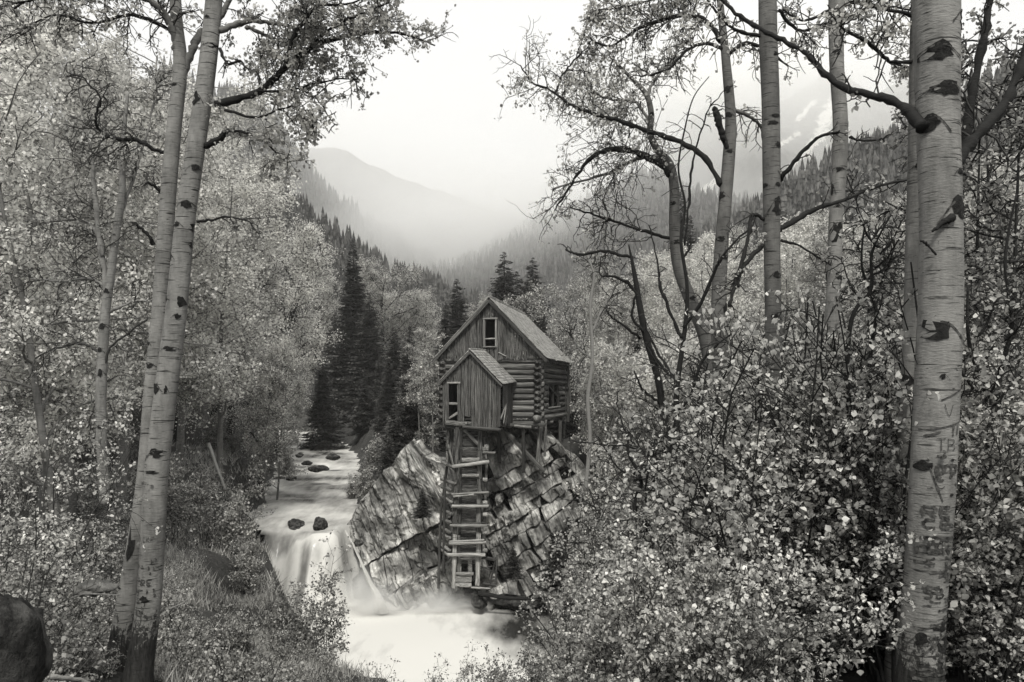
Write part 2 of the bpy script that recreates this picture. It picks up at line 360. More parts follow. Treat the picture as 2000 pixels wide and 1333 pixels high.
def grid_obj(name, X, Y, Z, m, shade=True):
    r, c = X.shape; V = np.stack([X, Y, Z], -1).reshape(-1, 3)
    i = np.arange(r - 1)[:, None] * c; j = np.arange(c - 1)[None]
    Q = np.stack([i + j, i + j + 1, i + c + j + 1, i + c + j], -1).reshape(-1, 4)
    return mesh_np(name, V, Q, None, m, shade)
gx = np.sinh(np.linspace(-6.4, 6.4, 230)) ; gx = gx / gx[-1] * 1750 + np.linspace(-1, 1, 230) * 70
gy = np.concatenate([np.linspace(-30, 2, 12), np.linspace(2.4, 60, 170), 60 + (np.exp(np.linspace(0.02, 4.13, 90)) - 1) * 42])
GX, GY = np.meshgrid(gx, gy)
ground = link("ground", grid_obj("ground", GX, GY, height(GX, GY), M['ground'])); tag(ground, kind='structure')

def water():
    step = .3; xs = np.arange(-54, 63, step); parts = []
    ys = np.concatenate([np.arange(25, 48, .3), np.arange(48, 130, .7)])
    X, Y = np.meshgrid(xs, ys); du = poly_dist(X, Y, UP); dl = poly_dist(X, Y, LOW)
    keep = (np.minimum(du, dl) < 1.0)
    keep &= ~((X > -8.9) & (Y > 46.8) & (du > 1))
    Z = z_water(X, Y); t = fall_t(X, Y)
    up = np.where(Y > 45, 1, 0) * (1 - t)
    Z = Z + up * (.10 * fbm(n2(X * .5, Y * .9), 3) + .03 * np.sin(Y * .8 + 2.5 * np.sin(X * .35 + Y * .1))) + (1 - up) * .05 * fbm(n2(X * .4, Y * .4, 3.), 3)
    slope = smooth(t * 4) * smooth((1 - t) * 4)
    Z += slope * (.42 * fbm(n2(X * 1.5, Y * .3, 7.), 3) + .12 * fbm(n2(X * 5, Y * .4, 2.), 2))
    # smooth broad mound of foam below the falls
    foam = np.where(up > .5, .52 + .42 * fbm(n2(X * .4 + .2 * Y, Y * .5, 1.), 4), 1.1)
    foam = np.where((up > .5) & (Y > 46) & (Y < 58), .50 + .25 * fbm(n2(X * .2, Y * .3, 2.), 3), foam)
    foam = np.where((Y < 50) & (Y > 45.8), np.clip(foam, .48, .62), foam)
    low = (1 - up)
    dark = smooth((X + 2.8 + .8 * fbm(n2(X * .3, Y * .3, 9.), 2)) / 4.2) * smooth((Y - 33.8) / 4.2)
    foam = np.where((Y < 43) | ((Y < 46) & (X > -6)), 1.05 - 1.0 * dark + .22 * fbm(n2(X * .35 + .2 * Y, Y * .35, 6.), 3), foam)
    foam = foam - slope * (.12 + np.clip(fbm(n2(X * 2.4, Y * .15, 4.), 4) + .25, 0, 1) * .95) * np.where(X > -12.3, 1, .35)
    idx = -np.ones(X.shape, int); kk = keep[:-1, :-1] & keep[1:, :-1] & keep[:-1, 1:] & keep[1:, 1:]
    use = np.zeros(X.shape, bool); use[:-1, :-1] |= kk; use[1:, :-1] |= kk; use[:-1, 1:] |= kk; use[1:, 1:] |= kk
    idx[use] = np.arange(use.sum()); V = np.stack([X[use], Y[use], Z[use]], -1)
    r, c = np.nonzero(kk); Q = np.stack([idx[r, c], idx[r, c + 1], idx[r + 1, c + 1], idx[r + 1, c]], -1)
    me = mesh_np("river", V, Q, None, M['water'], True)
    a = me.attributes.new("foam", 'FLOAT', 'POINT'); a.data.foreach_set("value", np.clip(foam[use], -.3, 1.5).astype(np.float32))
    o = link("river", me); tag(o, kind='structure')
water()
def side_cascade():
    b = Buf(); pts = np.array([PA(676, 1034, 45.2), PA(692, 1062, 44.6), PA(708, 1098, 43.9), PA(724, 1135, 43.2), PA(738, 1160, 42.8), PA(748, 1195, 42.4)])
    t = np.linspace(0, 5, 26); Pt = np.stack([np.interp(t, range(6), pts[:, k]) for k in range(3)], -1)
    wd = np.interp(t, range(6), [.08, .10, .15, .28, .5, .8])
    rows = []
    for k in range(7):
        u = k / 6 - .5; q = Pt.copy(); q[:, 0] += u * wd; q[:, 1] -= .35 + .12 * np.cos(u * 5) + .03 * np.sin(t * 7 + k * 2); rows.append(q)
    G = np.stack(rows, 1); r, c = G.shape[:2]; i = np.arange(r - 1)[:, None] * c; j = np.arange(c - 1)[None]
    Q = np.stack([i + j, i + j + 1, i + c + j + 1, i + c + j], -1).reshape(-1, 4)
    me = mesh_np("side_cascade", G.reshape(-1, 3), Q, None, M['water'], True)
    a = me.attributes.new("foam", 'FLOAT', 'POINT'); a.data.foreach_set("value", np.full(r * c, .72, np.float32))
    tag(link("side_cascade", me), kind='structure')
side_cascade()
# ---------------------------------------------------------------- hills and mountains
def ridge(name, crest, foot, depth, m, rough=.05, nc=90, nr=26, back=.6, snow=None, k=1.0):
    cr = np.array(crest, float); cr[:, 2] *= k; depth *= k; u = np.linspace(0, 1, nc); s = np.linspace(0, 1, len(cr))
    px, py, Yc = (np.interp(u, s, cr[:, k]) for k in range(3))
    px = np.interp(u, s, cr[:, 0]); C = np.stack([(px - 1000) / F_PX * Yc, Yc, (HZ - py) / F_PX * Yc], -1)
    t = np.concatenate([np.linspace(0, 1, nr), 1 + np.linspace(.1, 1, 8) * back])
    G = np.zeros((len(t), nc, 3))
    for i, tt in enumerate(t):
        G[i, :, 0] = C[:, 0]; G[i, :, 1] = C[:, 1] - depth * (1 - tt)
        kk = smooth(tt) * .35 + tt * .65 if tt <= 1 else 1 - (tt - 1) / back * .9
        G[i, :, 2] = foot + (C[:, 2] - foot) * kk
    sc_ = 1.0 / depth; a = rough * depth * (np.minimum(1, np.minimum(t, 1.0) * (1.3 - np.minimum(t, 1)) * 3))[:, None]
    nz = fbm(G * sc_ * 5 + 3.1, 5); G[..., 2] += nz * a * .5; G[..., 1] -= nz * a * .8
    me = grid_obj(name, G[..., 0], G[..., 1], G[..., 2], m)
    if snow is not None:
        gp = 1000 + F_PX * G[..., 0] / G[..., 1]; gq = HZ - F_PX * G[..., 2] / G[..., 1]
        vs = snow(gp, gq, G).astype(np.float32).ravel(); at = me.attributes.new("snow", 'FLOAT', 'POINT'); at.data.foreach_set("value", vs)
    tag(link(name, me), kind='structure'); return G, nr
LH, LHn = ridge("left_hillside", [(60, 250, 300), (300, 330, 330), (420, 380, 350), (510, 412, 370), (560, 412, 385), (620, 462, 410), (700, 508, 450), (760, 543, 490), (850, 575, 560), (930, 602, 640), (1020, 640, 720)], 0, 170, M['hill'], .04, k=.48)
L2, L2n = ridge("left_cliff_slope", [(330, 160, 700), (440, 195, 720), (500, 225, 740), (545, 262, 760), (580, 330, 790), (640, 400, 820), (700, 442, 860), (760, 480, 900), (850, 535, 960), (960, 590, 1050)], 0, 300, M['hill'], .05, k=.85)
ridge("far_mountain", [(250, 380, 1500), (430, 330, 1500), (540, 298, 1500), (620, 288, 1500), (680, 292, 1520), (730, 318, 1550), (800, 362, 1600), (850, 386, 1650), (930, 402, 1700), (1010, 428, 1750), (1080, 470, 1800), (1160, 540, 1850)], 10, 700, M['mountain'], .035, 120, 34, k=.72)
R2, R2n = ridge("valley_end_slope", [(820, 560, 900), (900, 530, 900), (960, 505, 900), (1010, 480, 880), (1060, 455, 860), (1120, 430, 840), (1200, 400, 820), (1290, 380, 800), (1400, 400, 800), (1550, 420, 800)], 0, 330, M['hill'], .05, k=.85)
def snow_fn(gp, gq, G):
    s = np.zeros(gp.shape)
    for (x0, y0, x1, y1, w) in [(1322, 420, 1400, 352, 6), (1285, 405, 1330, 372, 4), (1625, 205, 1600, 262, 10), (1600, 262, 1575, 300, 8), (1560, 230, 1590, 200, 5), (1575, 300, 1540, 330, 4), (1520, 285, 1560, 262, 4)]:
        ex, ey = x1 - x0, y1 - y0; t = np.clip(((gp - x0) * ex + (gq - y0) * ey) / (ex * ex + ey * ey), 0, 1)
        d = np.hypot(gp - x0 - t * ex, gq - y0 - t * ey); s = np.maximum(s, 1 - d / (w * 2.2))
    return s
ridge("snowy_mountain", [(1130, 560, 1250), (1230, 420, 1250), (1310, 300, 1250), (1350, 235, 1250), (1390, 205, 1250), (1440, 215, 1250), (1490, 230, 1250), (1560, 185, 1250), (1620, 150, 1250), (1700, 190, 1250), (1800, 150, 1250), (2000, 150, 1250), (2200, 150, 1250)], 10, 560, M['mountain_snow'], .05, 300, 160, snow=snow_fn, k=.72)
R5, R5n = ridge("right_hillside", [(1230, 560, 520), (1330, 500, 480), (1440, 440, 450), (1540, 380, 420), (1620, 345, 400), (1700, 310, 380), (1790, 270, 360), (1900, 200, 350), (2100, 100, 340), (2300, 60, 330)], 6, 190, M['hill'], .04, k=.55)
# ---------------------------------------------------------------- the mill
PROTO = {}
def plank_mesh(kind, mt, seed):
    key = (kind, mt, seed)
    if key in PROTO: return PROTO[key]
    rng = np.random.default_rng(seed * 7 + len(kind)); b = Buf()
    if kind == 'log':
        n = 10; k = 7; t = np.linspace(0, 1, k); a = np.arange(n) * 2 * math.pi / n
        rad = .5 * (1 + .05 * rng.normal(size=(k, 1)) + .03 * rng.normal(size=(1, n)))
        V = np.stack([np.repeat(t, n), (rad * np.cos(a)).ravel() + np.repeat(.04 * rng.normal(size=k), n), (rad * np.sin(a)).ravel()], -1)
        i = np.arange(k - 1)[:, None] * n; j = np.arange(n)[None]; j2 = (j + 1) % n
        Q = np.stack([i + j, i + n + j, i + n + j2, i + j2], -1).reshape(-1, 4); T = []
        c = len(V); V = np.vstack([V, [0, 0, 0], [1, 0, 0]])
        for q in range(n): T += [(c, q, (q + 1) % n), (c + 1, (k - 1) * n + (q + 1) % n, (k - 1) * n + q)]
        b.add(V, Q, T)
    else:
        k = 6; t = np.linspace(0, 1, k); w0 = .5 + .05 * rng.normal(size=k); w1 = .5 + .05 * rng.normal(size=k)
        bow = .08 * np.sin(t * 3.1) * rng.normal(); jag = .01 * rng.normal(size=4)
        V = []
        for i in range(k):
            for q, (y, z) in enumerate(((-w0[i], -.5), (w1[i], -.5), (w1[i] * .97, .5), (-w0[i] * .97, .5))):
                V.append((t[i] + (jag[q] if i in (0, k - 1) else 0), y, z + bow[i] + .03 * rng.normal()))
        Q = [(i * 4 + q, i * 4 + 4 + q, i * 4 + 4 + (q + 1) % 4, i * 4 + (q + 1) % 4) for i in range(k - 1) for q in range(4)]
        Q += [(0, 1, 2, 3), ((k - 1) * 4 + 3, (k - 1) * 4 + 2, (k - 1) * 4 + 1, (k - 1) * 4)]
        b.add(V, Q)
    PROTO[key] = b.mesh(kind, M[mt], kind == 'log'); return PROTO[key]
_pc = [0]
def board(root, name, p0, p1, w, t, mt='plank', kind='board', up=(0, -1, 0), label=None):
    """a board or log from p0 to p1 (world); w across, t thick along the direction `up`"""
    _pc[0] += 1; me = plank_mesh(kind, mt, _pc[0] % 6)
    p0 = Vector(p0); p1 = Vector(p1); x = p1 - p0; L = x.length; x.normalize(); z = Vector(up); z = (z - x * z.dot(x)).normalized(); y = z.cross(x)
    m = Matrix(((x.x * L, y.x * w, z.x * t, p0.x), (x.y * L, y.y * w, z.y * t, p0.y), (x.z * L, y.z * w, z.z * t, p0.z), (0, 0, 0, 1)))
    top = root
    while top.parent: top = top.parent
    o = bpy.data.objects.new(name, me); COL.objects.link(o); o.parent = root
    inv = Matrix.Identity(4); r = root
    chain = []
    while r: chain.append(r); r = r.parent
    w_ = Matrix.Identity(4)
    for r in reversed(chain): w_ = w_ @ r.matrix_basis
    o.matrix_basis = w_.inverted() @ m
    if label: o['label'] = label
    return o
TH = R(14); A_ = Vector((math.cos(TH), -math.sin(TH), 0)); B_ = Vector((math.sin(TH), math.cos(TH), 0)); O_ = Vector((-1.29, 45, 0))
def W(a, b, z): return O_ + A_ * a + B_ * b + Vector((0, 0, z))
rnd = random.Random(5)
mill = empty("log_mill", W(0, 4, -1.8), "weathered log mill with plank gable and shingled roof perched on the rock outcrop", "mill")
front = -B_
# front and side log walls
ztop, zbot, nl = 2.0, -1.55, 10; dz = (ztop - zbot) / nl
for i in range(nl):
    z = zbot + dz * (i + .5); d = dz * rnd.uniform(.9, 1.06)
    board(mill, "wall_log", W(-3.1 - rnd.uniform(0, .15), 0.18, z), W(3.12 + rnd.uniform(0, .1), 0.18, z + rnd.uniform(-.03, .03)), d, d, 'log', 'log')
    z2 = z - dz * .5; big = 1.15 if i == 0 else 1
    if i in (2, 3, 4, 5):   # side window opening
        board(mill, "wall_log", W(2.9, -.32 - rnd.uniform(0, .1), z2), W(2.9, 2.3, z2), d * big, d * big, 'log', 'log')
        board(mill, "wall_log", W(2.9, 5.9, z2), W(2.9, 8.8, z2), d, d, 'log', 'log')
    else:
        board(mill, "wall_log", W(2.9, -.34 - rnd.uniform(0, .12) - (.25 if i == 0 else 0), z2), W(2.9, 8.9, z2), d * big, d * big, 'beam' if i == 0 else 'log', 'log')
    board(mill, "wall_log", W(-2.9, -.3, z2), W(-2.9, 8.9, z2), d, d, 'log', 'log')
# side window frame: posts, sill and broken braces
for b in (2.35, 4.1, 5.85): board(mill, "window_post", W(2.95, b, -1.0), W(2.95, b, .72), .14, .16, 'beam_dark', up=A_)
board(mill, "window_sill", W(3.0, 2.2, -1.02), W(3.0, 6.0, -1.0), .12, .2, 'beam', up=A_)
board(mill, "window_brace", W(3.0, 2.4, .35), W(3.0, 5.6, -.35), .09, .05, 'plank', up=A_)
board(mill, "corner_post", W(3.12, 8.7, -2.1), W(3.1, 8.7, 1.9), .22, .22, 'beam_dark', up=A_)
# rear wall and floor close the room, painted near-black as its shade
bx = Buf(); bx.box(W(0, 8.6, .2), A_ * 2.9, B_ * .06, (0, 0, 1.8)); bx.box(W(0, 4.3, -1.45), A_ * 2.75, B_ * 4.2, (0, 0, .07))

bx.box(W(0.03, 1.2, 3.2), A_ * .75, B_ * .05, (0, 0, 1.0)); o = link("rear_wall_shade", bx.mesh("rear_wall_shade", M['dark'])); o.parent = mill; o.location = -mill.location  # panel added behind the gable window so the opening reads black
# gable planks
RZ, EZ, EA = 5.42, 1.98, 3.28
def gz(a): return RZ - .1 - (RZ - EZ) * abs(a) / EA
a = -3.05
while a < 3.02:
    w = rnd.uniform(.16, .30); w = min(w, 3.04 - a); am = a + w / 2; zt = gz(am) - .04; zb = 1.86 + rnd.uniform(-.08, .06); off = rnd.uniform(-.02, .02) - .06
    if zt > zb + .1:
        if -.30 < am < .36:
            board(mill, "gable_plank", W(am, off, 4.22), W(am, off, zt), w * .90, .03, 'plank', up=front)
            board(mill, "gable_plank", W(am, off, zb), W(am, off, 2.62), w * .90, .03, 'plank', up=front)
        else:
            board(mill, "gable_plank", W(am, off, zb), W(am + rnd.uniform(-.02, .02), off, zt), w * .90, .03, 'plank', up=front)
    a += w
# gable window
fr = board(mill, "window_frame", W(-.33, -.1, 2.6), W(-.33, -.1, 4.25), .09, .07, 'beam', up=front)
board(mill, "window_frame", W(.39, -.1, 2.6), W(.39, -.1, 4.25), .09, .07, 'beam', up=front)
board(mill, "window_frame", W(-.42, -.11, 4.26), W(.48, -.11, 4.26), .09, .08, 'beam', up=front)
board(mill, "window_frame", W(-.40, -.12, 2.6), W(.46, -.12, 2.6), .09, .1, 'beam', up=front)
board(mill, "sash_rail", W(-.3, -.06, 3.08), W(.36, -.06, 3.1), .07, .04, 'beam', up=front)
# loose board under the gable
board(mill, "loose_board", W(.55, -.12, 2.28), W(1.0, -.12, 2.05), .05, .03, 'beam', up=front)
# roof: decks, shingles, bargeboards, rafter ends
def shingles(root, name, e0, e1, r0, r1, rows, wid, mt='shingle', sag=0.0):
    """courses from the eave line e0-e1 up to the ridge line r0-r1"""
    rng = random.Random(len(name) + rows); b = Buf(); e0, e1, r0, r1 = map(Vector, (e0, e1, r0, r1))
    nrm = (e1 - e0).cross(r0 - e0).normalized()
    if nrm.z < 0: nrm = -nrm
    for i in range(rows):
        t = i / rows; p = e0.lerp(r0, t); q = e1.lerp(r1, t); L = (q - p).length; u = (q - p).normalized(); up = (r0 - e0).normalized(); ex = (r0 - e0).length / rows
        s = -rng.uniform(0, wid)
        while s < L:
            w = wid * rng.uniform(.6, 1.3); c0 = max(s, 0); c1 = min(s + w, L)
            if c1 - c0 > .03:
                c = p + u * ((c0 + c1) / 2) + up * (ex * .8 + rng.uniform(-.02, .015)) + nrm * (.065 + rng.uniform(0, .012) - sag * math.sin(t * 3.14) * math.sin(3.14 * (c0 / L)))
                tl = (up - nrm * .07).normalized()
                b.box(c, u * ((c1 - c0) / 2 - .006), tl * ex * .95, nrm * .011)
            s += w
    o = link(name, b.mesh(name, M[mt])); o.parent = root; o.location = -root.location; tag(o, kind='stuff')
    return o
def deck(root, e0, e1, r0, r1, th=.05):
    b = Buf(); e0, e1, r0, r1 = map(Vector, (e0, e1, r0, r1)); n = (e1 - e0).cross(r0 - e0).normalized()
    if n.z < 0: n = -n
    V = [e0, e1, r1, r0]; V = V + [v - n * th for v in V]
    b.add([tuple(v) for v in V], [(0, 1, 2, 3), (7, 6, 5, 4), (0, 4, 5, 1), (1, 5, 6, 2), (2, 6, 7, 3), (3, 7, 4, 0)])
    o = link("roof_deck", b.mesh("roof_deck", M['beam_dark'])); o.parent = root; o.location = -root.location; return o
b0, b1 = -.28, 9.0
for sgn in (1, -1):
    ea = sgn * (EA + .12); ez = EZ - .1
    deck(mill, W(ea, b0, ez), W(ea, b1, ez), W(0, b0, RZ), W(0, b1, RZ - .12))
    shingles(mill, "shingles", W(ea, b0, ez), W(ea, b1, ez), W(0, b0, RZ), W(0, b1, RZ - .12), 27 if sgn > 0 else 20, .17 if sgn > 0 else .3)
    board(mill, "bargeboard", W(ea * 1.01, b0 - .03, ez - .12), W(0, b0 - .03, RZ - .1), .2, .045, 'beam_dark' if sgn > 0 else 'plank', up=front)
for k in range(12): board(mill, "rafter_end", W(2.9, .3 + k * .73, 2.22), W(3.42, .3 + k * .73, 1.70), .09, .12, 'beam_dark', up=(0, 0, 1))
board(mill, "ridge_cap", W(0, b0 - .02, RZ + .05), W(0, b1, RZ - .07), .16, .04, 'plank', up=(0, 0, 1))
# platform beams and posts under the mill
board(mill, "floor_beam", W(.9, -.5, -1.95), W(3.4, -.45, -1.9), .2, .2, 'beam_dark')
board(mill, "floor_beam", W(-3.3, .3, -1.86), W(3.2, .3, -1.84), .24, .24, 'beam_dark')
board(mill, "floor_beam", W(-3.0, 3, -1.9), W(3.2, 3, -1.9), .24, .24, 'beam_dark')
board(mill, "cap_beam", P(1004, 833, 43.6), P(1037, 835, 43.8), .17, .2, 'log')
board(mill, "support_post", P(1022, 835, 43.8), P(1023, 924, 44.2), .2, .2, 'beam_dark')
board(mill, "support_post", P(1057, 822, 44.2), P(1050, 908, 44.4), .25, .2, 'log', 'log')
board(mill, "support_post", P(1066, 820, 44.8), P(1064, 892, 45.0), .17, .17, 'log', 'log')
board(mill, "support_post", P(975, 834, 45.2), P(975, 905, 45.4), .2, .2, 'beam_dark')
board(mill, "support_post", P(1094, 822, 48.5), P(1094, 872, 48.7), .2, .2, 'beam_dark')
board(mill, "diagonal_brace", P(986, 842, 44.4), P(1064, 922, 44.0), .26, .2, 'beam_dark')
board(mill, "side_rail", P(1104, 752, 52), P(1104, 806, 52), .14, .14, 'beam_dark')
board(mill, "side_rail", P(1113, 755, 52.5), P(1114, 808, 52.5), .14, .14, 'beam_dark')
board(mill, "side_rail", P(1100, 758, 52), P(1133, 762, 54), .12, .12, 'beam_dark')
# ---------------------------------------------------------------- plank shed in front
shed = empty("penstock_shed", W(-.3, -1.5, -2.0), "vertical plank shed with open doorway jutting from the front of the log mill", "shed")
SB = -3.0; RA, SRZ = -.27, 2.22
LA, LZ, RAe, RZe = -2.08, .46, 1.55, .36
def sz(a): return SRZ - (SRZ - LZ) * (RA - a) / (RA - LA) if a < RA else SRZ - (SRZ - RZe) * (a - RA) / (RAe - RA)
a = -1.88
while a < 1.34:
    w = rnd.uniform(.12, .22); w = min(w, 1.36 - a); am = a + w / 2; zt = sz(am) - .1; zb = -1.98 + rnd.uniform(-.06, .12) - (.08 if am > 0 else 0); off = SB + rnd.uniform(-.02, .02)
    if -1.52 < am < -.94:
        board(shed, "shed_plank", W(am, off, .42), W(am, off, zt), w * .90, .03, 'plank', up=front)
    elif -.62 < am < -.2:
        board(shed, "shed_plank", W(am, off, -1.38 + rnd.uniform(-.06, .06)), W(am, off, zt), w * .90, .03, 'plank', up=front)
    else:
        board(shed, "shed_plank", W(am, off, zb), W(am + rnd.uniform(-.02, .02), off, zt), w * .90, .03, 'plank', up=front)
    a += w
b = SB
while b < -.05:     # right hand wall, with a gap near the front corner
    w = rnd.uniform(.14, .24); bm_ = b + w / 2
    if not (-2.72 < bm_ < -2.15): board(shed, "shed_plank", W(1.35 + rnd.uniform(-.02, .02), bm_, -1.9 + rnd.uniform(-.1, .1)), W(1.35, bm_, .45), w * .90, .03, 'plank', up=A_)
    b += w
b = SB
while b < -.05:
    w = rnd.uniform(.2, .3); board(shed, "shed_plank", W(-1.88, b + w / 2, -1.9), W(-1.88, b + w / 2, .5), w * .90, .03, 'plank', up=-A_); b += w
for x in (-1.56, -.9): board(shed, "door_frame", W(x, SB - .03, -1.62), W(x, SB - .03, .5), .1, .06, 'plank', up=front)
board(shed, "door_frame", W(-1.62, SB - .04, .48), W(-.84, SB - .04, .48), .1, .06, 'beam', up=front)
board(shed, "cross_rail", W(-1.56, SB + .03, -.66), W(-.9, SB + .03, -.68), .13, .05, 'beam', up=front)
board(shed, "diagonal_rail", W(-1.54, SB + .08, -1.5), W(-.88, SB + .08, -1.08), .12, .05, 'beam', up=front)
board(shed, "sill_beam", W(-1.7, SB - .03, -1.72), W(-.45, SB - .03, -1.78), .22, .12, 'log', up=front)
board(shed, "sill_beam", W(-.7, SB - .02, -1.95), W(1.4, SB - .02, -2.08), .16, .16, 'beam_dark', up=front)
board(shed, "floor_beam", W(-1.8, SB + .2, -2.0), W(1.4, SB + .2, -2.1), .2, .2, 'beam_dark')
board(shed, "floor_beam", W(-1.8, -.6, -1.9), W(1.4, -.6, -2.0), .2, .2, 'beam_dark')
bx = Buf(); bx.box(W(-.27, -1.4, -1.88), A_ * 1.55, B_ * 1.4, (0, 0, .04)); o = link("shed_floor", bx.mesh("shed_floor", M['plank'])); o.parent = shed; o.location = -shed.location
board(shed, "loose_plank", W(1.42, -2.9, -1.5), W(1.42, -1.7, -.75), .13, .05, 'beam', up=A_)
board(shed, "loose_plank", W(1.5, -2.6, -1.75), W(1.46, -1.9, -.9), .1, .04, 'beam', up=A_)
board(shed, "loose_plank", W(1.5, -2.2, -1.85), W(1.46, -1.6, -1.35), .1, .04, 'plank', up=A_)
board(shed, "corner_board", W(1.38, SB - .02, -1.9), W(1.38, SB - .02, .4), .12, .07, 'plank', up=front)
f0 = SB - .16
deck(shed, W(RAe, f0, RZe), W(RAe, 0, .52), W(RA, f0, SRZ), W(RA, 0, SRZ + .1)); shingles(shed, "shingles", W(RAe, f0, RZe), W(RAe, 0, .52), W(RA, f0, SRZ), W(RA, 0, SRZ + .1), 13, .19)
deck(shed, W(LA, f0, LZ), W(LA, 0, LZ), W(RA, f0, SRZ), W(RA, 0, SRZ + .1)); shingles(shed, "shingles", W(LA, f0, LZ), W(LA, 0, LZ), W(RA, f0, SRZ), W(RA, 0, SRZ + .1), 13, .25)
board(shed, "bargeboard", W(LA - .03, f0 - .03, LZ - .1), W(RA, f0 - .03, SRZ - .06), .15, .04, 'plank', up=front)
board(shed, "bargeboard", W(RA, f0 - .03, SRZ - .06), W(RAe, f0 - .03, RZe - .06), .08, .04, 'beam_dark', up=front)
# ---------------------------------------------------------------- ladder-like timber tower
tower = empty("timber_tower", P(915, 1165, 42.6), "bleached ladder-like timber tower standing from the shed down to the pool", "tower")
def yt(py): return 42.3 + (1000 - py) / 160 * .12
def tb(name, x0, y0, x1, y1, h, dY=0., dY1=None, mt='beam', kind='board', t=.14):
    dY1 = dY if dY1 is None else dY1
    board(tower, name, P(x0, y0, yt(y0) + dY), P(x1, y1, yt(y1) + dY1), h * 42.3 / 1500, t, mt, kind, up=(0, -1, 0))
for x0, x1, w, y0, y1, d in [(893, 886, 8, 832, 1150, 0), (901, 896, 5, 832, 1150, .15), (938, 933, 9, 832, 1145, .1), (951, 944, 6, 900, 1085, .3), (876, 873, 6, 835, 905, .4), (946, 944, 13, 832, 905, .3)]:
    for k in range(3): # each post is pieced from three lengths
        ya, yb = y0 + (y1 - y0) * k / 3, y0 + (y1 - y0) * (k + 1) / 3 - 1; xa, xb = x0 + (x1 - x0) * k / 3, x0 + (x1 - x0) * (k + 1) / 3
        tb("post", xa + rnd.uniform(-1, 1), ya, xb, yb, w, d, None, 'beam' if k == 2 else 'plank', t=.2)
for x0, y0, x1, y1, d in [(874, 905, 861, 1000, 1.6), (861, 1000, 856, 1150, 1.6), (869, 935, 866, 1120, .9)]: tb("post", x0, y0, x1, y1, 5, d, None, 'beam_dark', t=.16)
for x0, y0, x1, y1, h in [(884, 912, 956, 902, 7), (883, 966, 955, 962, 4), (885, 970, 925, 966, 4), (882, 989, 954, 989, 5.5), (879, 1027, 951, 1027, 5.5), (877, 1062, 949, 1060, 5.5), (879, 1058, 946, 1055, 3), (875, 1084, 948, 1084, 6.5)]:
    tb("rung", x0, y0, x1, y1, h, -.22)
for x0, y0, x1, y1, h in [(902, 929, 935, 929, 6), (902, 899, 936, 898, 8), (890, 1121, 925, 1121, 6)]: tb("inner_rung", x0, y0, x1, y1, h, -.02)
for x0, y0, x1, y1 in [(864, 904, 887, 912), (862, 936, 890, 946), (860, 967, 883, 982), (860, 996, 883, 1005), (859, 1028, 880, 1041), (862, 1040, 880, 1052), (858, 1060, 880, 1077), (859, 1070, 879, 1087), (862, 951, 880, 958), (860, 1014, 880, 1022)]:
    tb("side_rung", x0, y0, x1, y1, 6, 2.2, -.15)
y = 836.0
while y < 1095:                                                     # horizontal boards of the flume casing
    h = rnd.uniform(6, 9)
    tb("casing_board", 900 - (y - 836) * .02, y + h / 2, 937 - (y - 836) * .02, y + h / 2 + rnd.uniform(-.5, .5), h * .95, .28 + rnd.uniform(-.03, .03), None, 'plank', t=.05); y += h
for y in (1100, 1112): tb("casing_board", 893, y, 901, y, 12, .2, None, 'beam', t=.05); tb("casing_board", 914, y, 922, y, 12, .2, None, 'beam', t=.05)
tb("casing_board", 893, 1093, 922, 1092, 5, .18, None, 'beam', t=.05)
bx = Buf(); bx.box(P(908, 1105, 43.0), (.55, 0, 0), (0, .1, 0), (0, 0, .5)); o = link("opening_shade", bx.mesh("opening_shade", M['dark'])); o.parent = tower; o.location = -tower.location  # solid near-black box, the shade of the square opening as colour
for y in (1128, 1135, 1143): tb("base_board", 889, y, 921, y, 7, .0, None, 'beam', t=.08)
for x in (879, 884): tb("side_plank", x, 838, x - 1, 905, 5, .7, .5, 'plank', t=.04)
tb("cap_beam", 872, 827, 932, 829, 9, -.1, None, 'plank'); tb("diagonal_brace", 905, 838, 946, 880, 6, .1, None, 'beam')
tb("diagonal_brace", 875, 868, 885, 908, 4, .0, None, 'beam'); tb("log_stub", 944, 884, 967, 885, 5, .0, -.5, 'beam', 'log', t=.14); tb("log_stub", 950, 868, 950, 880, 9, .2, None, 'beam', t=.2)
for y in (876, 946, 984, 1020, 1050, 1078): tb("tie_rod", 872, y, 950, y + rnd.uniform(-1, 2), .7, -.1, None, 'beam_dark', t=.02)
for y in (937, 982, 1005, 1040, 1075): tb("bolt_block", 943, y, 952, y, 7, -.05, None, 'beam', t=.12)
# dark crib at the foot
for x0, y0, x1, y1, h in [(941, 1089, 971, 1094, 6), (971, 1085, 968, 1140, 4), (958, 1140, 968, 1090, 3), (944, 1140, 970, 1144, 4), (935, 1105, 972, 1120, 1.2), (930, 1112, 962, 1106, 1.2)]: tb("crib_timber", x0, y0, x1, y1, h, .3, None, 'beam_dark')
tb("base_board", 920, 1148, 958, 1150, 3, -.2, None, 'beam'); 
